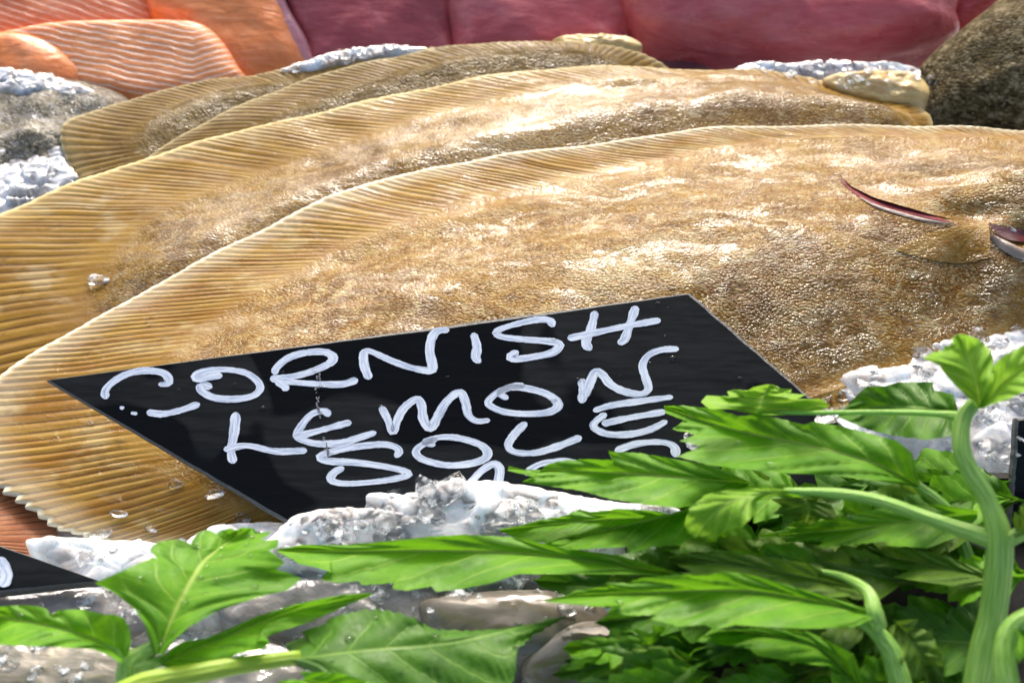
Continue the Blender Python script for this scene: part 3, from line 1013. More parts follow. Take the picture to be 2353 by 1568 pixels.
LET = [
    ('C', [K(4, [(1090, 1080), (1160, 1070), (1145, 1015), (1080, 990), (980, 985), (870, 1010), (780, 1060), (725, 1120), (728, 1180)]),
           K(4, [(1010, 1270), (1120, 1282), (1250, 1255), (1375, 1212)]), K(4, [(825, 1245), (855, 1235)]), K(4, [(900, 1275), (945, 1282)])]),
    ('O', [K(4, [(1530, 1015), (1440, 1030), (1360, 1045), (1350, 1015), (1430, 985), (1560, 978), (1690, 1000), (1770, 1055), (1790, 1110), (1740, 1158), (1620, 1180), (1480, 1172), (1395, 1130), (1370, 1075)]),
           K(4, [(1375, 1070), (1460, 1102)])]),
    ('R', [K(4, [(1895, 1012), (1900, 970), (1980, 900), (2100, 862), (2240, 858), (2295, 905), (2220, 960), (2050, 1018), (1860, 1038)]),
           K(4, [(1860, 1040), (2000, 1062), (2160, 1075), (2353, 1078), (2463, 1045)]), K(4, [(1900, 1055), (1985, 1118)])]),
    ('N', [K(5, [(190, 1045), (155, 950), (152, 865), (195, 852), (350, 920), (480, 965), (600, 985), (625, 960), (605, 850), (620, 760), (660, 712), (740, 705)])]),
    ('I', [K(5, [(905, 725), (930, 820), (922, 895), (955, 930)])]),
    ('S', [K(5, [(1455, 685), (1430, 640), (1340, 635), (1180, 670), (1070, 712), (1095, 750), (1250, 770), (1440, 785), (1498, 810), (1450, 860), (1320, 890), (1195, 905), (1160, 888), (1215, 850)])]),
    ('H', [K(5, [(1745, 575), (1720, 680), (1680, 790), (1715, 845)]), K(5, [(2025, 540), (1985, 660), (1945, 770), (1900, 798)]), K(5, [(1555, 765), (1700, 733), (1950, 680), (2195, 637)])]),
    ('L', [[(542, 946), (538, 990), (531, 1035), (536, 1064)], [(514, 1033), (567, 1023), (634, 1036), (705, 1034)]]),
    ('E', [K(4, [(2265, 1300), (2235, 1262), (2150, 1282), (2085, 1350), (2045, 1430), (2100, 1468), (2200, 1488), (2353, 1480), (2450, 1452), (2590, 1408)]),
           K(4, [(2020, 1442), (2150, 1410), (2353, 1355), (2418, 1338)])]),
    ('M', [K(5, [(270, 1230), (320, 1330), (352, 1415), (380, 1330), (430, 1240), (520, 1178), (550, 1230), (562, 1320), (610, 1382), (660, 1300), (720, 1200), (810, 1132), (850, 1200), (872, 1290), (930, 1332), (1020, 1325)])]),
    ('O', [K(5, [(1145, 1180), (1090, 1140), (1160, 1100), (1280, 1108), (1420, 1150), (1490, 1218), (1430, 1268), (1280, 1282), (1120, 1268), (1020, 1225), (1012, 1190), (1080, 1130), (1180, 1092), (1260, 1090)])]),
    ('N', [K(5, [(1650, 1208), (1660, 1130), (1655, 1040)]), K(5, [(1672, 1170), (1740, 1000), (1790, 1010), (1850, 1080), (1950, 1130), (2060, 1145), (2110, 1110), (2090, 1030), (2070, 950), (2110, 880), (2200, 842), (2320, 835)])]),
    ('S', [[(908, 1050), (917, 1036), (905, 1025), (870, 1020), (790, 1030), (738, 1046), (752, 1058), (820, 1062), (900, 1074), (938, 1086), (920, 1096), (860, 1106), (790, 1110), (760, 1101), (768, 1084), (790, 1073)]]),
    ('O', [[(1000, 1022), (975, 1015), (1010, 1004), (1055, 1006), (1105, 1022), (1120, 1045), (1090, 1062), (1030, 1068), (972, 1055), (955, 1036), (975, 1018), (1005, 1007)]]),
    ('L', [K(5, [(1270, 1340), (1190, 1420), (1145, 1500), (1195, 1545), (1330, 1550), (1480, 1508), (1650, 1440)])]),
    ('E', [K(5, [(1730, 1262), (1850, 1225), (2050, 1195), (2280, 1165)]), K(5, [(1820, 1278), (1742, 1340), (1740, 1380), (1830, 1420), (1980, 1422), (2120, 1390), (2240, 1330)]), K(5, [(1790, 1352), (1950, 1315), (2230, 1265)])]),
    ('D', [K(8, [(870, 220), (900, 175), (960, 110), (1040, 62), (1085, 90), (1080, 170), (1060, 230)])]),
    ('D', [K(8, [(1270, 120), (1350, 68), (1450, 47), (1560, 45), (1700, 80)])]),
    ('D', [K(5, [(1880, 1540), (2000, 1495), (2120, 1477), (2230, 1480), (2290, 1512), (2300, 1580)])]),
]
k = 0
for ch, strokes in LET:
    Vs, Fs, Us, o = [], [], [], 0
    for st in strokes:
        small = len(st) == 2 and arc(np.array(st))[-1] < 22
        V, F, uv = ribbon(st, 4.5 if small else 8.4, SP, 0.00012 + 0.00004 * (k % 5), seed=k)
        Vs.append(V)
        Fs.append(F + o)
        Us.append(uv)
        o += len(V)
        k += 1
    mesh("letter", np.concatenate(Vs), np.concatenate(Fs), M['chalk'], sign, np.concatenate(Us))
SCR = smooth(K(4, [(2185, 990), (2190, 1080), (2180, 1160), (2200, 1300), (2225, 1400), (2240, 1500), (2270, 1620)]), 12)
rr = random.Random(4)
Vs, Fs, Us, o = [], [], [], 0
for i in range(26):
    a = rr.uniform(0, .93)
    seg = resample(SCR, np.linspace(a, a + rr.uniform(.015, .07), 4)) + np.array([rr.uniform(-5, 5), 0])
    V, F, uv = ribbon(seg, rr.uniform(.8, 2.0), SP, 0.00034 + .00001 * i, seed=77 + i)
    Vs.append(V); Fs.append(F + o); Us.append(uv); o += len(V)
mesh("scratch", np.concatenate(Vs), np.concatenate(Fs), M['scratch'], sign, np.concatenate(Us))

rr = random.Random(31)
Vs, Fs, o = [], [], 0
for i in range(34):
    a, b = rr.uniform(.04, .95), rr.uniform(.03, .75)
    q = TLc * (1 - a) + TRc * a + b * (dn_l * (1 - a) + dn_r * a)
    c = SP.at([q])[0]
    V, F = [], []
    sz = rr.uniform(.0003, .0010)
    ex = np.array([1.0, 0, 0]); ey = np.cross(SP.n, ex)
    for y in range(5):
        el = y / 4 * math.pi / 2
        for x in range(10):
            t = x / 10 * 2 * math.pi
            V.append(c + sz * (ex * math.cos(el) * math.cos(t) * 1.5 + ey * math.cos(el) * math.sin(t) + SP.n * math.sin(el) * .55))
    for y in range(4):
        for x in range(10):
            F.append((o + y * 10 + x, o + y * 10 + (x + 1) % 10, o + (y + 1) * 10 + (x + 1) % 10, o + (y + 1) * 10 + x))
    Vs += V; Fs += F; o += 50
wd = mesh("water_drops", Vs, Fs, M['water'], sign)
wd['kind'] = 'stuff'

SP2 = Plane(.022, at_z([(232, 1332)], .022)[0][1], 0.35)
s2 = root("price_sign", tuple(SP2.at([(0, 1320)])[0]), "small black sign with a white stroke cut off at the left edge", "sign", "black price signs")
board([(-300, 1133 + 12), (232, 1334), (-60, 1366), (-592, 1177)], SP2, .0055, s2)
V, F, uv = ribbon([(-8, 1280), (8, 1300), (14, 1325), (2, 1346)], 13, SP2, .0006, seed=91)
mesh("letter", V, F, M['chalk'], s2, uv)

SP3 = Plane(.03, at_z([(2340, 1100)], .03)[0][1], 1.0)
s3 = root("price_sign", tuple(SP3.at([(2345, 1100)])[0]), "black board edge behind the celery at the right edge", "sign", "black price signs")
board([(2334, 960), (2700, 940), (2640, 1240), (2316, 1215)], SP3, .004, s3)


# ------------------------------------------------------------------ ice
def shard(rr, size, flat=0.5):
    pts = []
    n = 12
    for i in range(n):
        z = rr.uniform(-1, 1)
        a = rr.uniform(0, 2 * math.pi)
        r = math.sqrt(1 - z * z)
        k = rr.uniform(.7, 1.1)
        pts.append((r * math.cos(a) * k, r * math.sin(a) * k * rr.uniform(.6, 1), z * flat * k))
    import bmesh
    bm = bmesh.new()
    vs_ = [bm.verts.new(p) for p in pts]
    r = bmesh.ops.convex_hull(bm, input=vs_)
    bmesh.ops.delete(bm, geom=list({g for g in r['geom_interior'] + r['geom_unused'] if isinstance(g, bmesh.types.BMVert)}), context='VERTS')
    bm.verts.index_update()
    V = np.array([v.co[:] for v in bm.verts]) * size
    F = [tuple(v.index for v in f.verts) for f in bm.faces]
    bm.free()
    a = rr.uniform(0, 6.28)
    R = np.array([[math.cos(a), -math.sin(a), 0], [math.sin(a), math.cos(a), 0], [0, 0, 1]])
    return V @ R.T, F


def ice_patch(poly, count, size, lift=(0, .006), seed=1):
    """shards strewn over what is already built under a region of the photo"""
    rr = random.Random(seed)
    poly = np.asarray(poly, float)
    lo, hi = poly.min(0), poly.max(0)
    Vs, Fs, o = [], [], 0
    tries = 0
    n = 0
    while n < count and tries < count * 20:
        tries += 1
        q = np.array([rr.uniform(lo[0], hi[0]), rr.uniform(lo[1], hi[1])])
        if not inside(poly, q[None, :])[0]:
            continue
        h, nn = cast(*q)
        V, F = shard(rr, rr.uniform(*size) * 1.25, rr.uniform(.14, .4))
        t = rr.uniform(-.25, .25)
        R = np.array([[1, 0, 0], [0, math.cos(t), -math.sin(t)], [0, math.sin(t), math.cos(t)]])
        V = V @ R.T + h + np.array([0, 0, rr.uniform(*lift)])
        Vs.append(V)
        Fs += [tuple(i + o for i in f) for f in F]
        o += len(V)
        n += 1
    return np.concatenate(Vs), Fs


def slush(name_parent, poly, plane, H, seed, nscale=70, namp=.004, parent=None):
    rr_ = random.Random(seed)
    q = smooth(np.asarray(poly, float), 14, True)
    q = resample(np.concatenate([q, q[:1]]), np.linspace(0, 1, 260, endpoint=False))
    c = q.mean(0)
    w = np.array([9 * mnoise.noise(Vector((x * .03, y * .06, seed))) + 7 * mnoise.noise(Vector((x * .11, y * .2, seed + 3))) for x, y in q])
    q = q + (q - c) / np.linalg.norm(q - c, axis=1)[:, None] * w[:, None]
    V, F, uv = lump_geo(q, plane, H, drop=.012, p=3.5, nscale=nscale, namp=namp * .6, seed=seed, n=260, rings=60, sharp=True)
    k = 95.0
    off = np.zeros(len(V))
    for i, v in enumerate(V):
        d, pts = mnoise.voronoi(Vector((v[0] * k * .7 + seed, v[1] * k + .15 * k * v[2], seed)))
        p0 = pts[0]
        hsh = math.sin(p0[0] * 127.1 + p0[1] * 311.7) * 43758.5453
        hsh -= math.floor(hsh)
        g = min(1.0, (d[1] - d[0]) / .10)
        off[i] = (.0042 * hsh - .0008 + .0020 * (v[1] * k - p0[1]) * (hsh - .3)) * (g * g * (3 - 2 * g))
    rim = np.tile(np.concatenate([[0, 0], sstep(0, .25, 1 - (1 - np.linspace(0, 1, 60)[1:] ** 1.6))]), 260)
    V = V + np.array([0, 0, 1.0]) * (off * rim)[:, None]
    return V, F


def pile(label, poly, plane, H, shards, seed, size=(.004, .010), nscale=70, namp=.004, mat='ice'):
    V, F = slush("", poly, plane, H, seed, nscale, namp)
    SOLIDS.append((V.copy(), F))
    V2, F2 = ice_patch(poly, int(shards * .35), (size[0] * 1.0, size[1] * .9), (-.003, .0015), seed)
    V3, F3 = ice_patch(poly, int(shards * .55), (.0012, .0036), (-.001, .0012), seed + 1)
    n1, n2 = len(V), len(V) + len(V2)
    nF = len(F)
    F = [tuple(f) for f in F] + [tuple(i + n1 for i in f) for f in F2] + [tuple(i + n2 for i in f) for f in F3]
    Vt = np.concatenate([V, V2, V3])
    o = mesh("crushed_ice", Vt, F, M[mat], smooth_=False, loc=(Vt[:, 0].mean(), Vt[:, 1].mean(), 0))
    o.data.materials.append(M['ice_shard'])
    o.data.polygons.foreach_set("use_smooth", [i < nF for i in range(len(F))])
    rs = random.Random(seed)
    o.data.polygons.foreach_set("material_index", [0 if i < nF else 1 for i in range(len(F))])
    tag(o, label, "ice", kind='stuff')
    return o


pile("white crushed ice heaped over the lower edge of the large sign",
     [(600, 1290), (640, 1215), (700, 1175), (800, 1165), (870, 1180), (840, 1135), (930, 1132), (985, 1120), (1040, 1105), (1150, 1105), (1240, 1120), (1400, 1150), (1560, 1170), (1600, 1260), (1300, 1330), (900, 1330)],
     Plane(.026, SP.at([(700, 1190)])[0][1], .45), .004, 170, 151)
pile("thin slushy ice between the front flatfish and the celery at the lower left",
     [(60, 1245), (130, 1235), (250, 1240), (420, 1250), (480, 1215), (640, 1200), (700, 1240), (720, 1330), (500, 1400), (240, 1390), (150, 1310)],
     Plane(.010, -.1, .1), .004, 45, 52, (.003, .007))
pile("white crushed ice at the right under the top celery leaf",
     [(1905, 868), (1960, 845), (2060, 834), (2090, 805), (2180, 775), (2290, 757), (2420, 745), (2500, 900), (2420, 1060), (2200, 1060), (2000, 950), (1920, 900)],
     Plane(.022, .02, .15), .005, 130, 53)
pile("flat wet ice under the lower right leaves", [(1560, 1010), (1850, 905), (1990, 905), (2060, 960), (2000, 1060), (1700, 1090)], Plane(.012, .0, .1), .004, 40, 54)
pile("ice between the flatfish and the salmon", [(650, 160), (730, 132), (850, 108), (975, 108), (955, 118), (830, 136), (720, 160)], Plane(.026, .19, .4), .001, 14, 55, (.003, .006), 120, .003, mat='wet_ice')
pile("ice line under the largest tuna block", [(1680, 165), (1720, 146), (1820, 148), (1960, 152), (2080, 150), (2110, 165), (2100, 185), (1900, 195), (1750, 180)], Plane(.03, .2, .4), .003, 30, 56, (.003, .006), 120, .003, mat='wet_ice')
pile("ice caught between grey fish and flatfish at the left", [(-30, 300), (60, 310), (150, 330), (175, 400), (150, 440), (40, 480), (-30, 500)], Plane(.010, .1, .12), .002, 16, 57, (.003, .007), mat='wet_ice')
pile("ice on the grey fish at the left edge", [(-40, 165), (40, 160), (110, 172), (220, 215), (120, 222), (-40, 215)], Plane(.010, .15, .25), .002, 10, 58, (.003, .006), mat='wet_ice')

ICH = [(2142, 190, .0085, "clear ice cube between the flatfish heads and the dark fish"),
       (210, 655, .011, "flat ice sliver beside the edge of the front fin"),
       (405, 1115, .0045, "small ice bit on the front fin nearest the sign corner"),
       (495, 1135, .0055, "ice lump on the front fin below the sign's left edge"),
       (235, 1225, .0060, "clear melting ice lump at the spiny fin edge"),
       (345, 1215, .0040, "tiny ice bit low on the front fin"),
       (560, 1190, .0060, "ice lump by the sign's lower corner"),
       (208, 970, .0022, "white bead of ice on the fin left of the sign"),
       (2315, 527, .0050, "white ice bit in the mouth of the front fish"),
       (275, 1180, .0040, "thin melted ice flake on the fin")]
rr = random.Random(9)
for (u, v, s, lab) in ICH:
    h, nn = cast(u, v)
    V, F = shard(rr, s, .5 if s < .008 else (.8 if u > 2000 else .25))
    if u > 2000 and v < 300:
        V = V * np.array([.7, .7, 1.3])
    else:
        V = V * np.array([1.3, 1.0, .8])
    o = mesh("ice_chunk", V + h + nn * s * .2, F, M['ice_clear'], loc=h, smooth_=False)
    md = o.modifiers.new("round", 'SUBSURF')
    md.levels = md.render_levels = 2
    o.data.polygons.foreach_set("use_smooth", [True] * len(F))
    tag(o, lab, "ice", "loose bits of ice on the fish")

# ------------------------------------------------------------------ wet seafood and added black shade sheet in front
SF = "wet seafood pieces at the front"
lump("seafood_piece", [(960, 1400), (1000, 1375), (1100, 1362), (1230, 1360), (1330, 1370), (1400, 1410), (1390, 1480), (1300, 1530), (1150, 1540), (1020, 1500)],
     Plane(.012, -.12, .25), .012, M['seafood'], "smooth grey brown seafood piece with a white glint in the middle front", "seafood", SF, p=2.6, seed=61, nscale=30, namp=.002)
lump("seafood_piece", [(1230, 1470), (1330, 1430), (1500, 1450), (1560, 1530), (1500, 1620), (1300, 1640), (1200, 1560)],
     Plane(.008, -.15, .2), .012, M['seafood'], "dark brown seafood piece in the shade under the celery", "seafood", SF, p=2.6, seed=62, nscale=30, namp=.002)
lump("seafood_piece", [(500, 1370), (620, 1330), (760, 1325), (900, 1335), (1000, 1350), (990, 1420), (900, 1460), (700, 1470), (540, 1440)],
     Plane(.012, -.11, .2), .005, M['glassy'], "brown wet seafood piece under the left celery leaves", "seafood", SF, p=2.6, seed=63, nscale=40, namp=.003)
lump("seafood_piece", [(-100, 1370), (60, 1355), (230, 1345), (340, 1350), (420, 1400), (300, 1460), (100, 1460), (-100, 1450)],
     Plane(.010, -.11, .15), .005, M['glassy'], "grey glassy seafood piece below the small black sign", "seafood", SF, p=2.6, seed=64, nscale=40, namp=.0025)
lump("seafood_piece", [(-100, 1480), (60, 1460), (240, 1470), (330, 1510), (310, 1600), (100, 1650), (-100, 1620)],
     Plane(.012, -.14, .15), .008, M['seafood_pale'], "pale yellowish seafood piece in the bottom left corner", "seafood", SF, p=2.6, seed=65, nscale=45, namp=.003)
lump("seafood_piece", [(330, 1500), (480, 1470), (640, 1480), (700, 1540), (600, 1640), (380, 1640)],
     Plane(.010, -.14, .15), .005, M['glassy'], "grey seafood piece behind the yellow green stem", "seafood", SF, p=2.6, seed=66, nscale=45, namp=.003)

V, F = ice_patch([(-20, 1350), (240, 1345), (600, 1330), (1000, 1345), (1340, 1360), (1420, 1420), (1100, 1380), (700, 1480), (300, 1560), (-20, 1560)], 90, (.0014, .0050), (-.001, .0008), 71)
o = mesh("loose_ice", V, F, M['ice_shard'], smooth_=False, loc=(V[:, 0].mean(), V[:, 1].mean(), 0))
tag(o, "clear wet ice bits scattered over the seafood in front", "ice", kind='stuff')

TR = Plane(.006, -.12, 0.0)
c4 = TR.at([(1380, 1180), (2420, 1100), (2420, 1700), (1380, 1700)])
lo, hi = c4.min(0), c4.max(0)


def shade_sheet():  # added black sheet with a rim, darkens the gaps between celery leaves
    r = root("gap_shade_sheet", ((lo[0] + hi[0]) / 2, (lo[1] + hi[1]) / 2, .006), "added black sheet standing in for shade under the celery bunch", "shade_sheet")
    x0, x1, y0, y1, z = lo[0] + .02, hi[0], lo[1], hi[1] - .02, .010
    V = [(x0, y0, z), (x1, y0, z), (x1, y1, z), (x0, y1, z), (x0 - .004, y0 - .004, z + .014), (x1 + .004, y0 - .004, z + .014), (x1 + .004, y1 + .004, z + .014), (x0 - .004, y1 + .004, z + .014),
         (x0 - .008, y0 - .008, z + .013), (x1 + .008, y0 - .008, z + .013), (x1 + .008, y1 + .008, z + .013), (x0 - .008, y1 + .008, z + .013)]
    F = [(0, 1, 2, 3)]
    for a in (0, 4):
        for i in range(4):
            F.append((a + i, a + 4 + i, a + 4 + (i + 1) % 4, a + (i + 1) % 4))
    mesh("base", V, F, M['shade_sheet'], r, smooth_=False)


shade_sheet()


# ------------------------------------------------------------------ celery
def serrate(p, m, seed, k):
    """small forward-pointing teeth, growing towards the tip"""
    if k == 0:
        return p
    L = arc(p)
    x = L / 26.0 + np.array([.8 * mnoise.noise(Vector((v / 40.0, seed * 3.3, 0))) for v in L])
    saw = (x % 1.0)
    saw = np.where(saw < .72, saw / .72, (1 - saw) / .28)
    s_ = L / L[-1]
    out = p - m
    n = np.linalg.norm(out, axis=1)[:, None] + 1e-6
    a = k * 8.0 * sstep(.12, .5, s_) * sstep(0, 14, n[:, 0]) * (1 - sstep(.96, 1, s_))
    a = a * np.array([.55 + .9 * abs(mnoise.noise(Vector((v / 30.0, seed * 1.3, 7)))) * 1.6 for v in L])
    return p + out / n * ((saw - .45) * a)[:, None]


def leaf(parent, mid, left, right, zb, zt, mat, arch=.006, fold=.003, seed=0, rows=140, cols=9, veins=6, wave=.003, name="leaf", drops=0, teeth=.28):
    f = np.linspace(0, 1, rows)
    m = resample(smooth(mid, 8), f)
    l = serrate(resample(left, f), m, seed, teeth)
    r = serrate(resample(right, f), m, seed + 1, teeth)
    k = np.linspace(-1, 1, 2 * cols + 1)
    a = np.abs(k)
    L = m[:, None, :] * (1 - a)[None, :, None] + np.where((k < 0)[None, :, None], l[:, None, :], r[:, None, :]) * a[None, :, None]
    px = L.reshape(-1, 2)
    S = np.repeat(f, len(k))
    A = np.tile(a, rows)
    z = zb + (zt - zb) * S + arch * np.sin(np.pi * S) + fold * A
    ph = seed * 1.37
    w = S - 0.24 * A
    z += 0.0014 * np.abs(np.sin(np.pi * w * veins)) ** .8 * sstep(0.02, .35, A)
    z += wave * A * np.sin(S * 9 + ph + np.tile(np.sign(k), rows) * 1.3) + wave * .5 * A ** 2 * np.sin(S * 21 + ph * 2)
    z -= 0.0006 * np.exp(-(A / .05) ** 2)
    V = at_z(px, z)
    uv = np.stack([np.tile(k * .5 + .5, rows) + 0.0, S], 1)
    o = mesh(name, V, grid_faces(rows, 2 * cols + 1)[:, ::-1], M[mat], parent, uv)
    if drops:
        dr = random.Random(seed + 100)
        Vs, Fs, off = [], [], 0
        for _ in range(drops):
            i = dr.randrange(5, rows - 5)
            j = dr.randrange(2, 2 * cols - 1)
            c = V[i * (2 * cols + 1) + j]
            s = dr.uniform(.0006, .0016)
            nn, mm = 8, 5
            for y in range(mm):
                el = y / (mm - 1) * math.pi / 2
                for x in range(nn):
                    t = x / nn * 2 * math.pi
                    Vs.append(c + s * np.array([math.cos(el) * math.cos(t) * 1.3, math.cos(el) * math.sin(t), math.sin(el) * .7 + .1]))
            for y in range(mm - 1):
                for x in range(nn):
                    Fs.append((off + y * nn + x, off + y * nn + (x + 1) % nn, off + (y + 1) * nn + (x + 1) % nn, off + (y + 1) * nn + x))
            off += nn * mm
        d = mesh("water_drops", Vs, Fs, M['water'], o)
        d['kind'] = 'stuff'
    return o


def auto_leaf(parent, base, tip, wl, wr, zb, zt, mat, lobes=4, seed=0, bend=0.0, **kw):
    """lobed, toothed celery leaflet between two points of the photo"""
    rr_ = random.Random(seed * 7 + 3)
    b, t = np.array(base, float), np.array(tip, float)
    d = t - b
    n = np.array([-d[1], d[0]]) / np.linalg.norm(d)
    if n[1] > 0:
        n = -n                                      # left side = up in the photo
    mid = [b + d * s + n * bend * math.sin(math.pi * s) for s in (0, .25, .5, .75, 1)]
    sides = []
    for sg, W in ((1, wl), (-1, wr)):
        pts = [b + n * sg * 1.5]
        for i in range(lobes):
            s0 = .10 + .86 * i / lobes
            ds = .86 / lobes
            prof = lambda s: W * (math.sin(math.pi * min(1, s ** .75)) ** .7) * (1 - .25 * s)
            for q, (fs, fw) in enumerate([(.0, .62 if i else .25), (.25, .88), (.42, .90), (.5, 1.04), (.62, .92), (.82, 1.08), (.97, .80)]):
                s = s0 + ds * fs + rr_.uniform(-.012, .012)
                w = prof(min(.97, s)) * fw * rr_.uniform(.94, 1.06)
                s_f = s + (.035 if q in (3, 5) else 0)
                pts.append(b + d * s_f + n * (bend * math.sin(math.pi * s) + sg * w))
        pts.append(t)
        sides.append(pts)
    return leaf(parent, mid, sides[0], sides[1], zb, zt, mat, seed=seed, teeth=.2, **kw)


def tube(name, pts, zs, rad, mat, parent, nside=36):
    """pts: photo points, zs: heights, rad: radii in metres"""
    P = at_z(pts, zs)
    P = smooth(P, 10)
    n = len(P)
    R = np.interp(np.linspace(0, 1, n), np.linspace(0, 1, len(rad)), rad) * 0.92
    T = np.gradient(P, axis=0)
    T /= np.linalg.norm(T, axis=1)[:, None]
    up = np.array([0, -.6, .8])
    s = np.cross(T, up)
    s /= np.linalg.norm(s, axis=1)[:, None]
    u = np.cross(s, T)
    a = np.linspace(0, 2 * math.pi, nside, endpoint=False)
    rib = 1 + .06 * np.cos(a * 9)
    V = P[:, None, :] + (s[:, None, :] * (np.cos(a) * rib)[None, :, None] + u[:, None, :] * (np.sin(a) * rib)[None, :, None]) * R[:, None, None]
    V = V.reshape(-1, 3)
    j = np.arange(nside)
    F = []
    for i in range(n - 1):
        for x in range(nside):
            F.append((i * nside + x, i * nside + (x + 1) % nside, (i + 1) * nside + (x + 1) % nside, (i + 1) * nside + x))
    V = np.concatenate([V, P[:1], P[-1:]])
    for x in range(nside):
        F.append((n * nside, (x + 1) % nside, x))
        F.append((n * nside + 1, (n - 1) * nside + x, (n - 1) * nside + (x + 1) % nside))
    uv = np.concatenate([np.stack([np.tile(np.abs(np.linspace(-1, 1, nside)), n), np.repeat(np.linspace(0, 1, n) * 6, nside)], 1), [[0, 0], [0, 6]]])
    return mesh(name, V, F, mat, parent, uv)


CEL = "sprigs of celery at the front"


def sprig(u, v, z, label):
    return root("celery_sprig", tuple(at_z([(u, v)], z)[0]), label, "celery", CEL)


# tall sprig at the right
A = sprig(2244, 1560, .05, "tall pale celery stem at the right with a two lobed leaf at its top")
tube("stem", [(2235, 1640), (2260, 1500), (2283, 1400), (2297, 1250), (2272, 1155), (2228, 1080), (2209, 1030), (2212, 965), (2238, 925)],
     [.05, .062, .072, .09, .098, .104, .108, .112, .116], [.0050, .0050, .0047, .0046, .0033, .0032, .0031, .0029, .0025], M['stem'], A)
tube("stem", [(2290, 1243), (2200, 1213), (2120, 1185), (2020, 1150), (1920, 1133), (1800, 1126)], [.09, .09, .09, .09, .089, .086], [.0034, .0026, .0023, .0021, .0019, .0010], M['stem'], A)
tube("stem", [(2300, 1243), (2330, 1232), (2390, 1205)], [.09, .094, .098], [.0034, .0026, .0022], M['stem'], A)
tube("stem", [(2212, 958), (2150, 950), (2000, 946), (1850, 948), (1720, 945)], [.112, .108, .10, .092, .085], [.0022, .0011, .0009, .0008, .0006], M['stem'], A)
leaf(A, K(6, [(2050, 1245), (2030, 1100), (1990, 950), (1900, 735)]),
     K(6, [(2030, 1240), (2000, 1200), (1900, 1110), (1800, 1000), (1770, 950), (1660, 900), (1720, 860), (1800, 842), (1800, 818), (1845, 812), (1860, 760), (1898, 733)]),
     K(6, [(2070, 1240), (2110, 1190), (2140, 1080), (2150, 980), (2140, 900), (2130, 860), (2100, 820), (2040, 770), (1965, 742), (1905, 733)]), .116, .128, 'leaf_light', arch=.004, fold=.004, seed=3, teeth=.15)
leaf(A, K(6, [(2060, 1245), (2200, 1080), (2350, 980), (2560, 880)]),
     K(6, [(2040, 1240), (2090, 1120), (2140, 960), (2160, 930), (2210, 885), (2353, 810), (2480, 770), (2560, 870)]),
     K(6, [(2070, 1250), (2120, 1220), (2250, 1180), (2353, 1130), (2480, 1060), (2560, 890)]), .116, .126, 'leaf_light', arch=.003, fold=.005, seed=4, teeth=.15)
leaf(A, K(6, [(530, 1290), (540, 1200), (580, 1130), (605, 1082)]),
     [(1735, 952), (1677, 940), (1630, 940), (1610, 923), (1622, 908), (1654, 909), (1677, 914), (1670, 899), (1687, 894), (1714, 899), (1730, 889), (1764, 882)],
     [(1750, 953), (1800, 953), (1850, 950), (1885, 943), (1907, 931), (1887, 916), (1827, 918), (1850, 906), (1815, 903), (1819, 893), (1794, 893), (1784, 886), (1768, 882)], .085, .092, 'leaf_light', arch=.002, seed=5, teeth=.15)
leaf(A, [(1815, 1127), (1730, 1138), (1655, 1165), (1588, 1240)], [(1815, 1124), (1760, 1120), (1680, 1123), (1622, 1134), (1583, 1168), (1570, 1208), (1588, 1240)],
     [(1815, 1131), (1770, 1142), (1738, 1152), (1732, 1182), (1705, 1210), (1655, 1222), (1650, 1234), (1590, 1241)], .087, .066, 'leaf_light', arch=.012, fold=-.004, seed=6)
leaf(A, [(2195, 948), (2100, 935), (2000, 935), (1925, 955)], [(2200, 940), (2190, 905), (2145, 896), (2142, 877), (2060, 878), (2035, 886), (1990, 888), (1960, 915), (1925, 955)],
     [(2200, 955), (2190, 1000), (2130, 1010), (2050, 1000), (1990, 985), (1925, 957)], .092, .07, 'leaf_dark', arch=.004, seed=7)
auto_leaf(A, (2330, 1232), (2420, 1130), 40, 40, .094, .1, 'leaf_olive', seed=8)

# leaves reaching left over the sign
B = sprig(2110, 1118, .03, "celery sprig whose long toothed leaf covers the right end of the large sign")
tube("stem", [(2230, 1300), (2180, 1180), (2110, 1116), (2060, 1085)], [.03, .05, .07, .076], [.003, .0026, .0018, .001], M['stem'], B)
leaf(B, [(2110, 1115), (2000, 1060), (1850, 1020), (1700, 990), (1600, 962), (1525, 935)],
     [(2112, 1110), (2095, 1040), (2060, 1012), (1990, 993), (1930, 978), (1870, 968), (1845, 975), (1800, 963), (1740, 950), (1700, 956), (1650, 940), (1567, 931), (1525, 932)],
     [(2110, 1118), (2000, 1102), (1900, 1090), (1800, 1086), (1700, 1076), (1630, 1068), (1555, 1048), (1610, 1024), (1560, 1012), (1602, 998), (1542, 985), (1580, 968), (1528, 948)],
     .078, .070, 'leaf', arch=.008, fold=.004, seed=11, drops=8)
leaf(B, [(1720, 1110), (1560, 1095), (1400, 1085), (1280, 1080), (1168, 1076)],
     [(1720, 1105), (1640, 1070), (1540, 1052), (1470, 1040), (1396, 1036), (1412, 1056), (1340, 1054), (1285, 1058), (1252, 1068), (1240, 1086), (1168, 1070)],
     [(1720, 1115), (1640, 1152), (1560, 1166), (1480, 1158), (1400, 1145), (1330, 1125), (1260, 1116), (1198, 1106), (1232, 1096), (1166, 1080)], .068, .060, 'leaf', arch=.005, fold=.003, seed=12, drops=2)
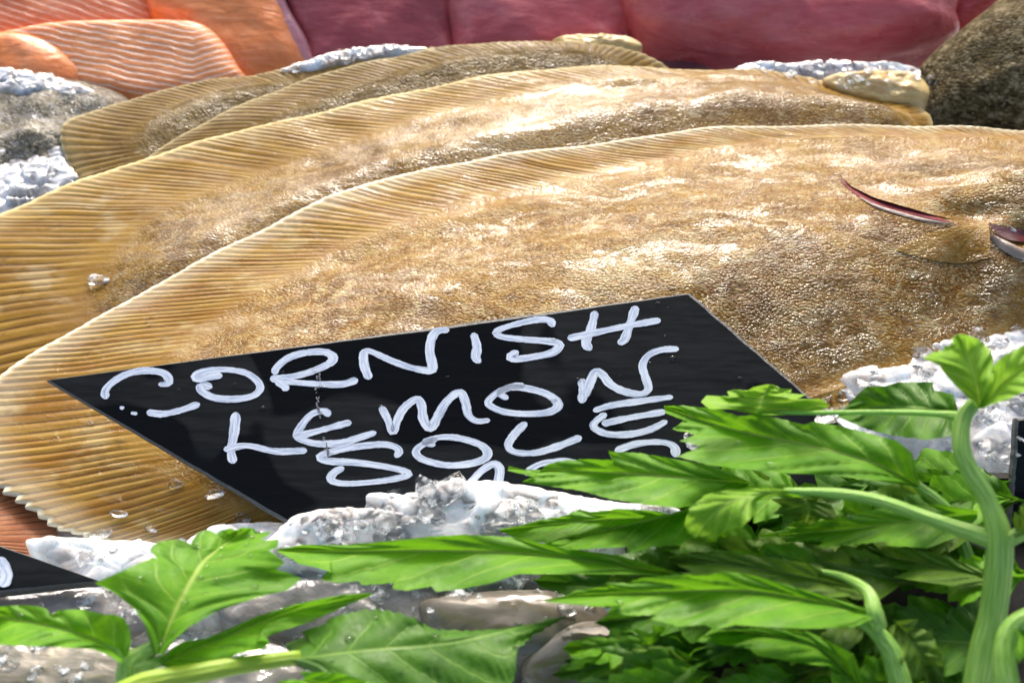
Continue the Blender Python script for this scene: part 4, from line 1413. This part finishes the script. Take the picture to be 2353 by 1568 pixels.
leaf(B, [(1700, 1135), (1560, 1175), (1420, 1210), (1250, 1250)],
     [(1700, 1130), (1620, 1150), (1540, 1180), (1480, 1185), (1440, 1205), (1380, 1208), (1330, 1225), (1290, 1232), (1245, 1250)],
     [(1700, 1140), (1640, 1200), (1600, 1230), (1560, 1250), (1500, 1255), (1440, 1270), (1450, 1255), (1380, 1258), (1300, 1262), (1250, 1252)], .062, .05, 'leaf', arch=.006, seed=13)
leaf(B, [(1560, 1190), (1430, 1190), (1300, 1200), (1146, 1217)], [(1560, 1185), (1500, 1172), (1420, 1168), (1360, 1175), (1330, 1170), (1290, 1186), (1240, 1193), (1200, 1205), (1146, 1215)],
     [(1560, 1195), (1480, 1225), (1380, 1240), (1280, 1250), (1200, 1240), (1146, 1219)], .05, .042, 'leaf', arch=.004, seed=14)
leaf(B, [(1850, 1142), (1860, 1165), (1850, 1205)], [(1835, 1142), (1770, 1145), (1795, 1160), (1778, 1180), (1810, 1183), (1800, 1192), (1835, 1198), (1848, 1206)],
     [(1870, 1142), (1905, 1150), (1924, 1185), (1905, 1196), (1892, 1185), (1870, 1203), (1852, 1206)], .066, .056, 'leaf_olive', arch=.004, seed=15)
leaf(B, [(2245, 1180), (2100, 1195), (1950, 1215), (1742, 1232)], [(2245, 1172), (2160, 1158), (2080, 1158), (1990, 1172), (1920, 1190), (1820, 1212), (1742, 1229)],
     [(2245, 1190), (2205, 1230), (2130, 1258), (2040, 1252), (2030, 1242), (1960, 1250), (1876, 1258), (1890, 1242), (1800, 1246), (1812, 1235), (1744, 1234)], .064, .055, 'leaf', arch=.006, seed=16, drops=3)
leaf(B, [(2270, 1325), (2150, 1300), (2020, 1275), (1906, 1262)], [(2270, 1315), (2180, 1278), (2080, 1258), (1990, 1250), (1906, 1260)],
     [(2270, 1340), (2190, 1345), (2120, 1335), (2050, 1325), (2100, 1310), (2000, 1300), (2030, 1290), (1950, 1285), (1970, 1275), (1908, 1264)], .058, .05, 'leaf_olive', arch=.005, seed=17)

# long leaf in the middle
Cc = sprig(1700, 1350, .03, "celery sprig with one very long leaf lying across the ice below the sign")
tube("stem", [(1900, 1420), (1780, 1360), (1660, 1330), (1540, 1318)], [.04, .046, .05, .054], [.0022, .0018, .0014, .0008], M['stem'], Cc)
leaf(Cc, [(1570, 1320), (1400, 1295), (1200, 1270), (1000, 1263), (785, 1265), (635, 1263)],
     [(1570, 1317), (1420, 1275), (1285, 1256), (1180, 1233), (1070, 1227), (985, 1232), (900, 1241), (785, 1251), (700, 1250), (635, 1261)],
     [(1570, 1323), (1440, 1318), (1280, 1318), (1190, 1317), (1130, 1338), (1060, 1352), (1003, 1358), (990, 1346), (930, 1356), (900, 1350), (905, 1338), (832, 1343), (825, 1334), (775, 1338), (735, 1331), (765, 1315), (725, 1302), (690, 1295), (640, 1268)],
     .052, .046, 'leaf', arch=.008, fold=.003, seed=21, veins=5)

# big leaves at the lower right
D = sprig(2060, 1560, .04, "thick yellowish celery stem at the bottom with two broad leaves pointing left")
tube("stem", [(2085, 1640), (2065, 1560), (2045, 1495), (2012, 1450), (1975, 1425)], [.05, .058, .064, .068, .07], [.0042, .0040, .0034, .0028, .0018], M['stem'], D)
tube("stem", [(2018, 1440), (2008, 1405), (1992, 1358), (1940, 1325), (1880, 1310)], [.072, .076, .076, .072, .068], [.003, .0030, .0022, .0014, .0008], M['stem'], D)
leaf(D, [(2000, 1410), (1850, 1375), (1700, 1355), (1500, 1360), (1350, 1365), (1250, 1379)],
     [(2005, 1400), (1900, 1370), (1800, 1340), (1774, 1332), (1720, 1318), (1667, 1311), (1620, 1322), (1567, 1319), (1480, 1325), (1440, 1338), (1389, 1337), (1400, 1346), (1319, 1355), (1310, 1364), (1250, 1377)],
     [(2005, 1418), (1960, 1440), (1850, 1443), (1770, 1440), (1690, 1434), (1640, 1446), (1620, 1434), (1560, 1438), (1492, 1421), (1530, 1410), (1450, 1413), (1395, 1405), (1430, 1390), (1360, 1392), (1300, 1386), (1252, 1381)],
     .074, .062, 'leaf', arch=.008, fold=.004, seed=31, drops=3)
leaf(D, [(1985, 1355), (1850, 1325), (1700, 1300), (1535, 1282)], [(1988, 1345), (1930, 1315), (1850, 1292), (1770, 1280), (1690, 1270), (1600, 1266), (1535, 1278)],
     [(1985, 1365), (1900, 1372), (1800, 1355), (1700, 1340), (1600, 1320), (1535, 1286)], .064, .056, 'leaf_olive', arch=.005, seed=32)
leaf(D, [(1640, 1440), (1800, 1465), (1900, 1500), (1990, 1600)][::-1], [(1600, 1470), (1640, 1450), (1740, 1440), (1860, 1450), (1960, 1500), (2000, 1600)][::-1],
     [(1600, 1472), (1720, 1488), (1740, 1505), (1830, 1520), (1900, 1530), (1980, 1600)][::-1], .05, .058, 'leaf', arch=.006, seed=33)
leaf(D, [(2060, 1430), (2100, 1480), (2150, 1570)], [(2050, 1425), (2110, 1420), (2100, 1440), (2140, 1450), (2150, 1480), (2165, 1500), (2170, 1570)],
     [(2040, 1440), (2060, 1500), (2090, 1560), (2140, 1580)], .06, .045, 'leaf_olive', arch=.004, seed=34)

E = sprig(2314, 1560, .05, "bright curved celery stem in the bottom right corner")
tube("stem", [(2330, 1640), (2312, 1560), (2309, 1480), (2332, 1432), (2400, 1395)], [.07, .076, .082, .086, .09], [.0042, .0040, .0034, .003, .0026], M['stem'], E)
auto_leaf(E, (2330, 1440), (2480, 1560), 30, 60, .085, .07, 'leaf', seed=36)

# left sprig
G = sprig(290, 1560, .04, "celery sprig at the lower left with three broad wet leaves on one stem")
tube("stem", [(285, 1640), (292, 1570), (300, 1525), (330, 1500), (370, 1470), (405, 1400)], [.05, .056, .06, .062, .064, .066], [.0042, .0040, .0042, .0030, .0024, .0012], M['stem'], G)
tube("stem", [(300, 1530), (278, 1495), (235, 1475), (150, 1440)], [.06, .062, .062, .060], [.0036, .0024, .0016, .0008], M['stem'], G)
tube("stem", [(305, 1528), (360, 1520), (450, 1488), (560, 1445)], [.06, .06, .058, .056], [.0034, .0020, .0014, .0008], M['stem'], G)
leaf(G, K(7, [(1090, 1370), (1220, 1050), (1400, 730), (1720, 505)]),
     K(7, [(1060, 1370), (1020, 1250), (1000, 1170), (930, 1060), (780, 940), (650, 880), (780, 822), (920, 760), (1050, 705), (1085, 715), (1030, 655), (1050, 620), (1100, 595), (1200, 580), (1275, 595), (1312, 645), (1320, 590), (1360, 535), (1410, 515), (1450, 520), (1482, 552), (1520, 520), (1590, 503), (1620, 520), (1660, 500), (1720, 498)]),
     K(7, [(1130, 1370), (1200, 1270), (1300, 1180), (1500, 1070), (1650, 1020), (1800, 970), (1980, 930), (2075, 850), (1990, 810), (1900, 790), (1960, 740), (1905, 690), (1850, 655), (1905, 640), (1920, 580), (1800, 588), (1872, 525), (1775, 540), (1745, 503)]),
     .066, .062, 'leaf', arch=.008, fold=.003, seed=41, drops=26, rows=180, cols=12, veins=5, teeth=.15)
leaf(G, K(7, [(850, 1390), (700, 1290), (400, 1190), (0, 1110), (-260, 1060)]),
     K(7, [(880, 1380), (905, 1290), (893, 1190), (850, 1120), (780, 1095), (720, 1098), (680, 1085), (560, 1060), (410, 1065), (357, 1098), (312, 1052), (220, 1033), (80, 1033), (-80, 1050), (-260, 1052)]),
     K(7, [(830, 1430), (740, 1375), (640, 1335), (480, 1325), (300, 1315), (100, 1310), (-100, 1290), (-260, 1070)]), .062, .056, 'leaf', arch=.006, fold=.004, seed=42, drops=3, teeth=.2)
leaf(G, K(7, [(1100, 1430), (1350, 1330), (1700, 1190), (2000, 1080), (2353, 1000), (2560, 955)]),
     K(7, [(1090, 1420), (1190, 1320), (1270, 1278), (1420, 1258), (1560, 1200), (1750, 1115), (2000, 1035), (2200, 990), (2353, 960), (2560, 948)]),
     K(7, [(1120, 1450), (1200, 1490), (1320, 1485), (1500, 1440), (1640, 1365), (1820, 1330), (1860, 1280), (1760, 1275), (1950, 1205), (2150, 1140), (2353, 1050), (2560, 962)]), .060, .054, 'leaf', arch=.006, fold=.003, seed=43)

Hs = sprig(500, 1545, .04, "yellow green celery stem lying low at the bottom with a dark glossy leaf")
tube("stem", [(240, 1610), (330, 1568), (450, 1545), (560, 1525), (690, 1508)], [.066, .066, .064, .062, .06], [.0036, .0036, .0034, .0030, .0024], M['stem_yellow'], Hs)
leaf(Hs, [(670, 1512), (850, 1490), (1050, 1470), (1300, 1414)], [(665, 1500), (655, 1478), (700, 1462), (690, 1450), (745, 1432), (760, 1418), (820, 1402), (870, 1398), (930, 1410), (1000, 1445), (1080, 1448), (1160, 1442), (1240, 1428), (1300, 1413)],
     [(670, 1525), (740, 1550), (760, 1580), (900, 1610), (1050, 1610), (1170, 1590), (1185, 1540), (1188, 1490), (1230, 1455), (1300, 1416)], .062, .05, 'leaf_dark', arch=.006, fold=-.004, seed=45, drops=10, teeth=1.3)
leaf(Hs, [(700, 1560), (800, 1590), (900, 1640)], [(690, 1540), (780, 1545), (900, 1580), (920, 1640)], [(650, 1560), (600, 1590), (700, 1640), (880, 1660)], .062, .06, 'leaf', seed=46)

# low dark leaves of the bunch
J = sprig(1800, 1480, .02, "low dark celery leaves in the shade of the bunch between the stems")
rr = random.Random(77)
tube("stem", [(2160, 1640), (2100, 1500), (2000, 1380), (1900, 1300)], [.02, .03, .036, .04], [.003, .0026, .0022, .0012], M['stem'], J)
FILL = []
for i in range(64):
    u = rr.uniform(1600, 2400)
    lo_v = 1230 if u < 1700 else 1090
    v = rr.uniform(lo_v, 1590)
    if u < 1560 and v < 1460:
        v = rr.uniform(1480, 1590)
    L_ = rr.uniform(260, 430)
    a = math.radians(rr.uniform(155, 215))
    zb = rr.uniform(.026, .054)
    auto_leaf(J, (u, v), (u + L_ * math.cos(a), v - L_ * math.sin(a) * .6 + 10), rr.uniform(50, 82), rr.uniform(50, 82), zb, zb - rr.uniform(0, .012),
              rr.choice(['leaf_dark', 'leaf', 'leaf', 'leaf_olive']), lobes=rr.choice([2, 3, 3]), seed=200 + i, rows=64, cols=5)
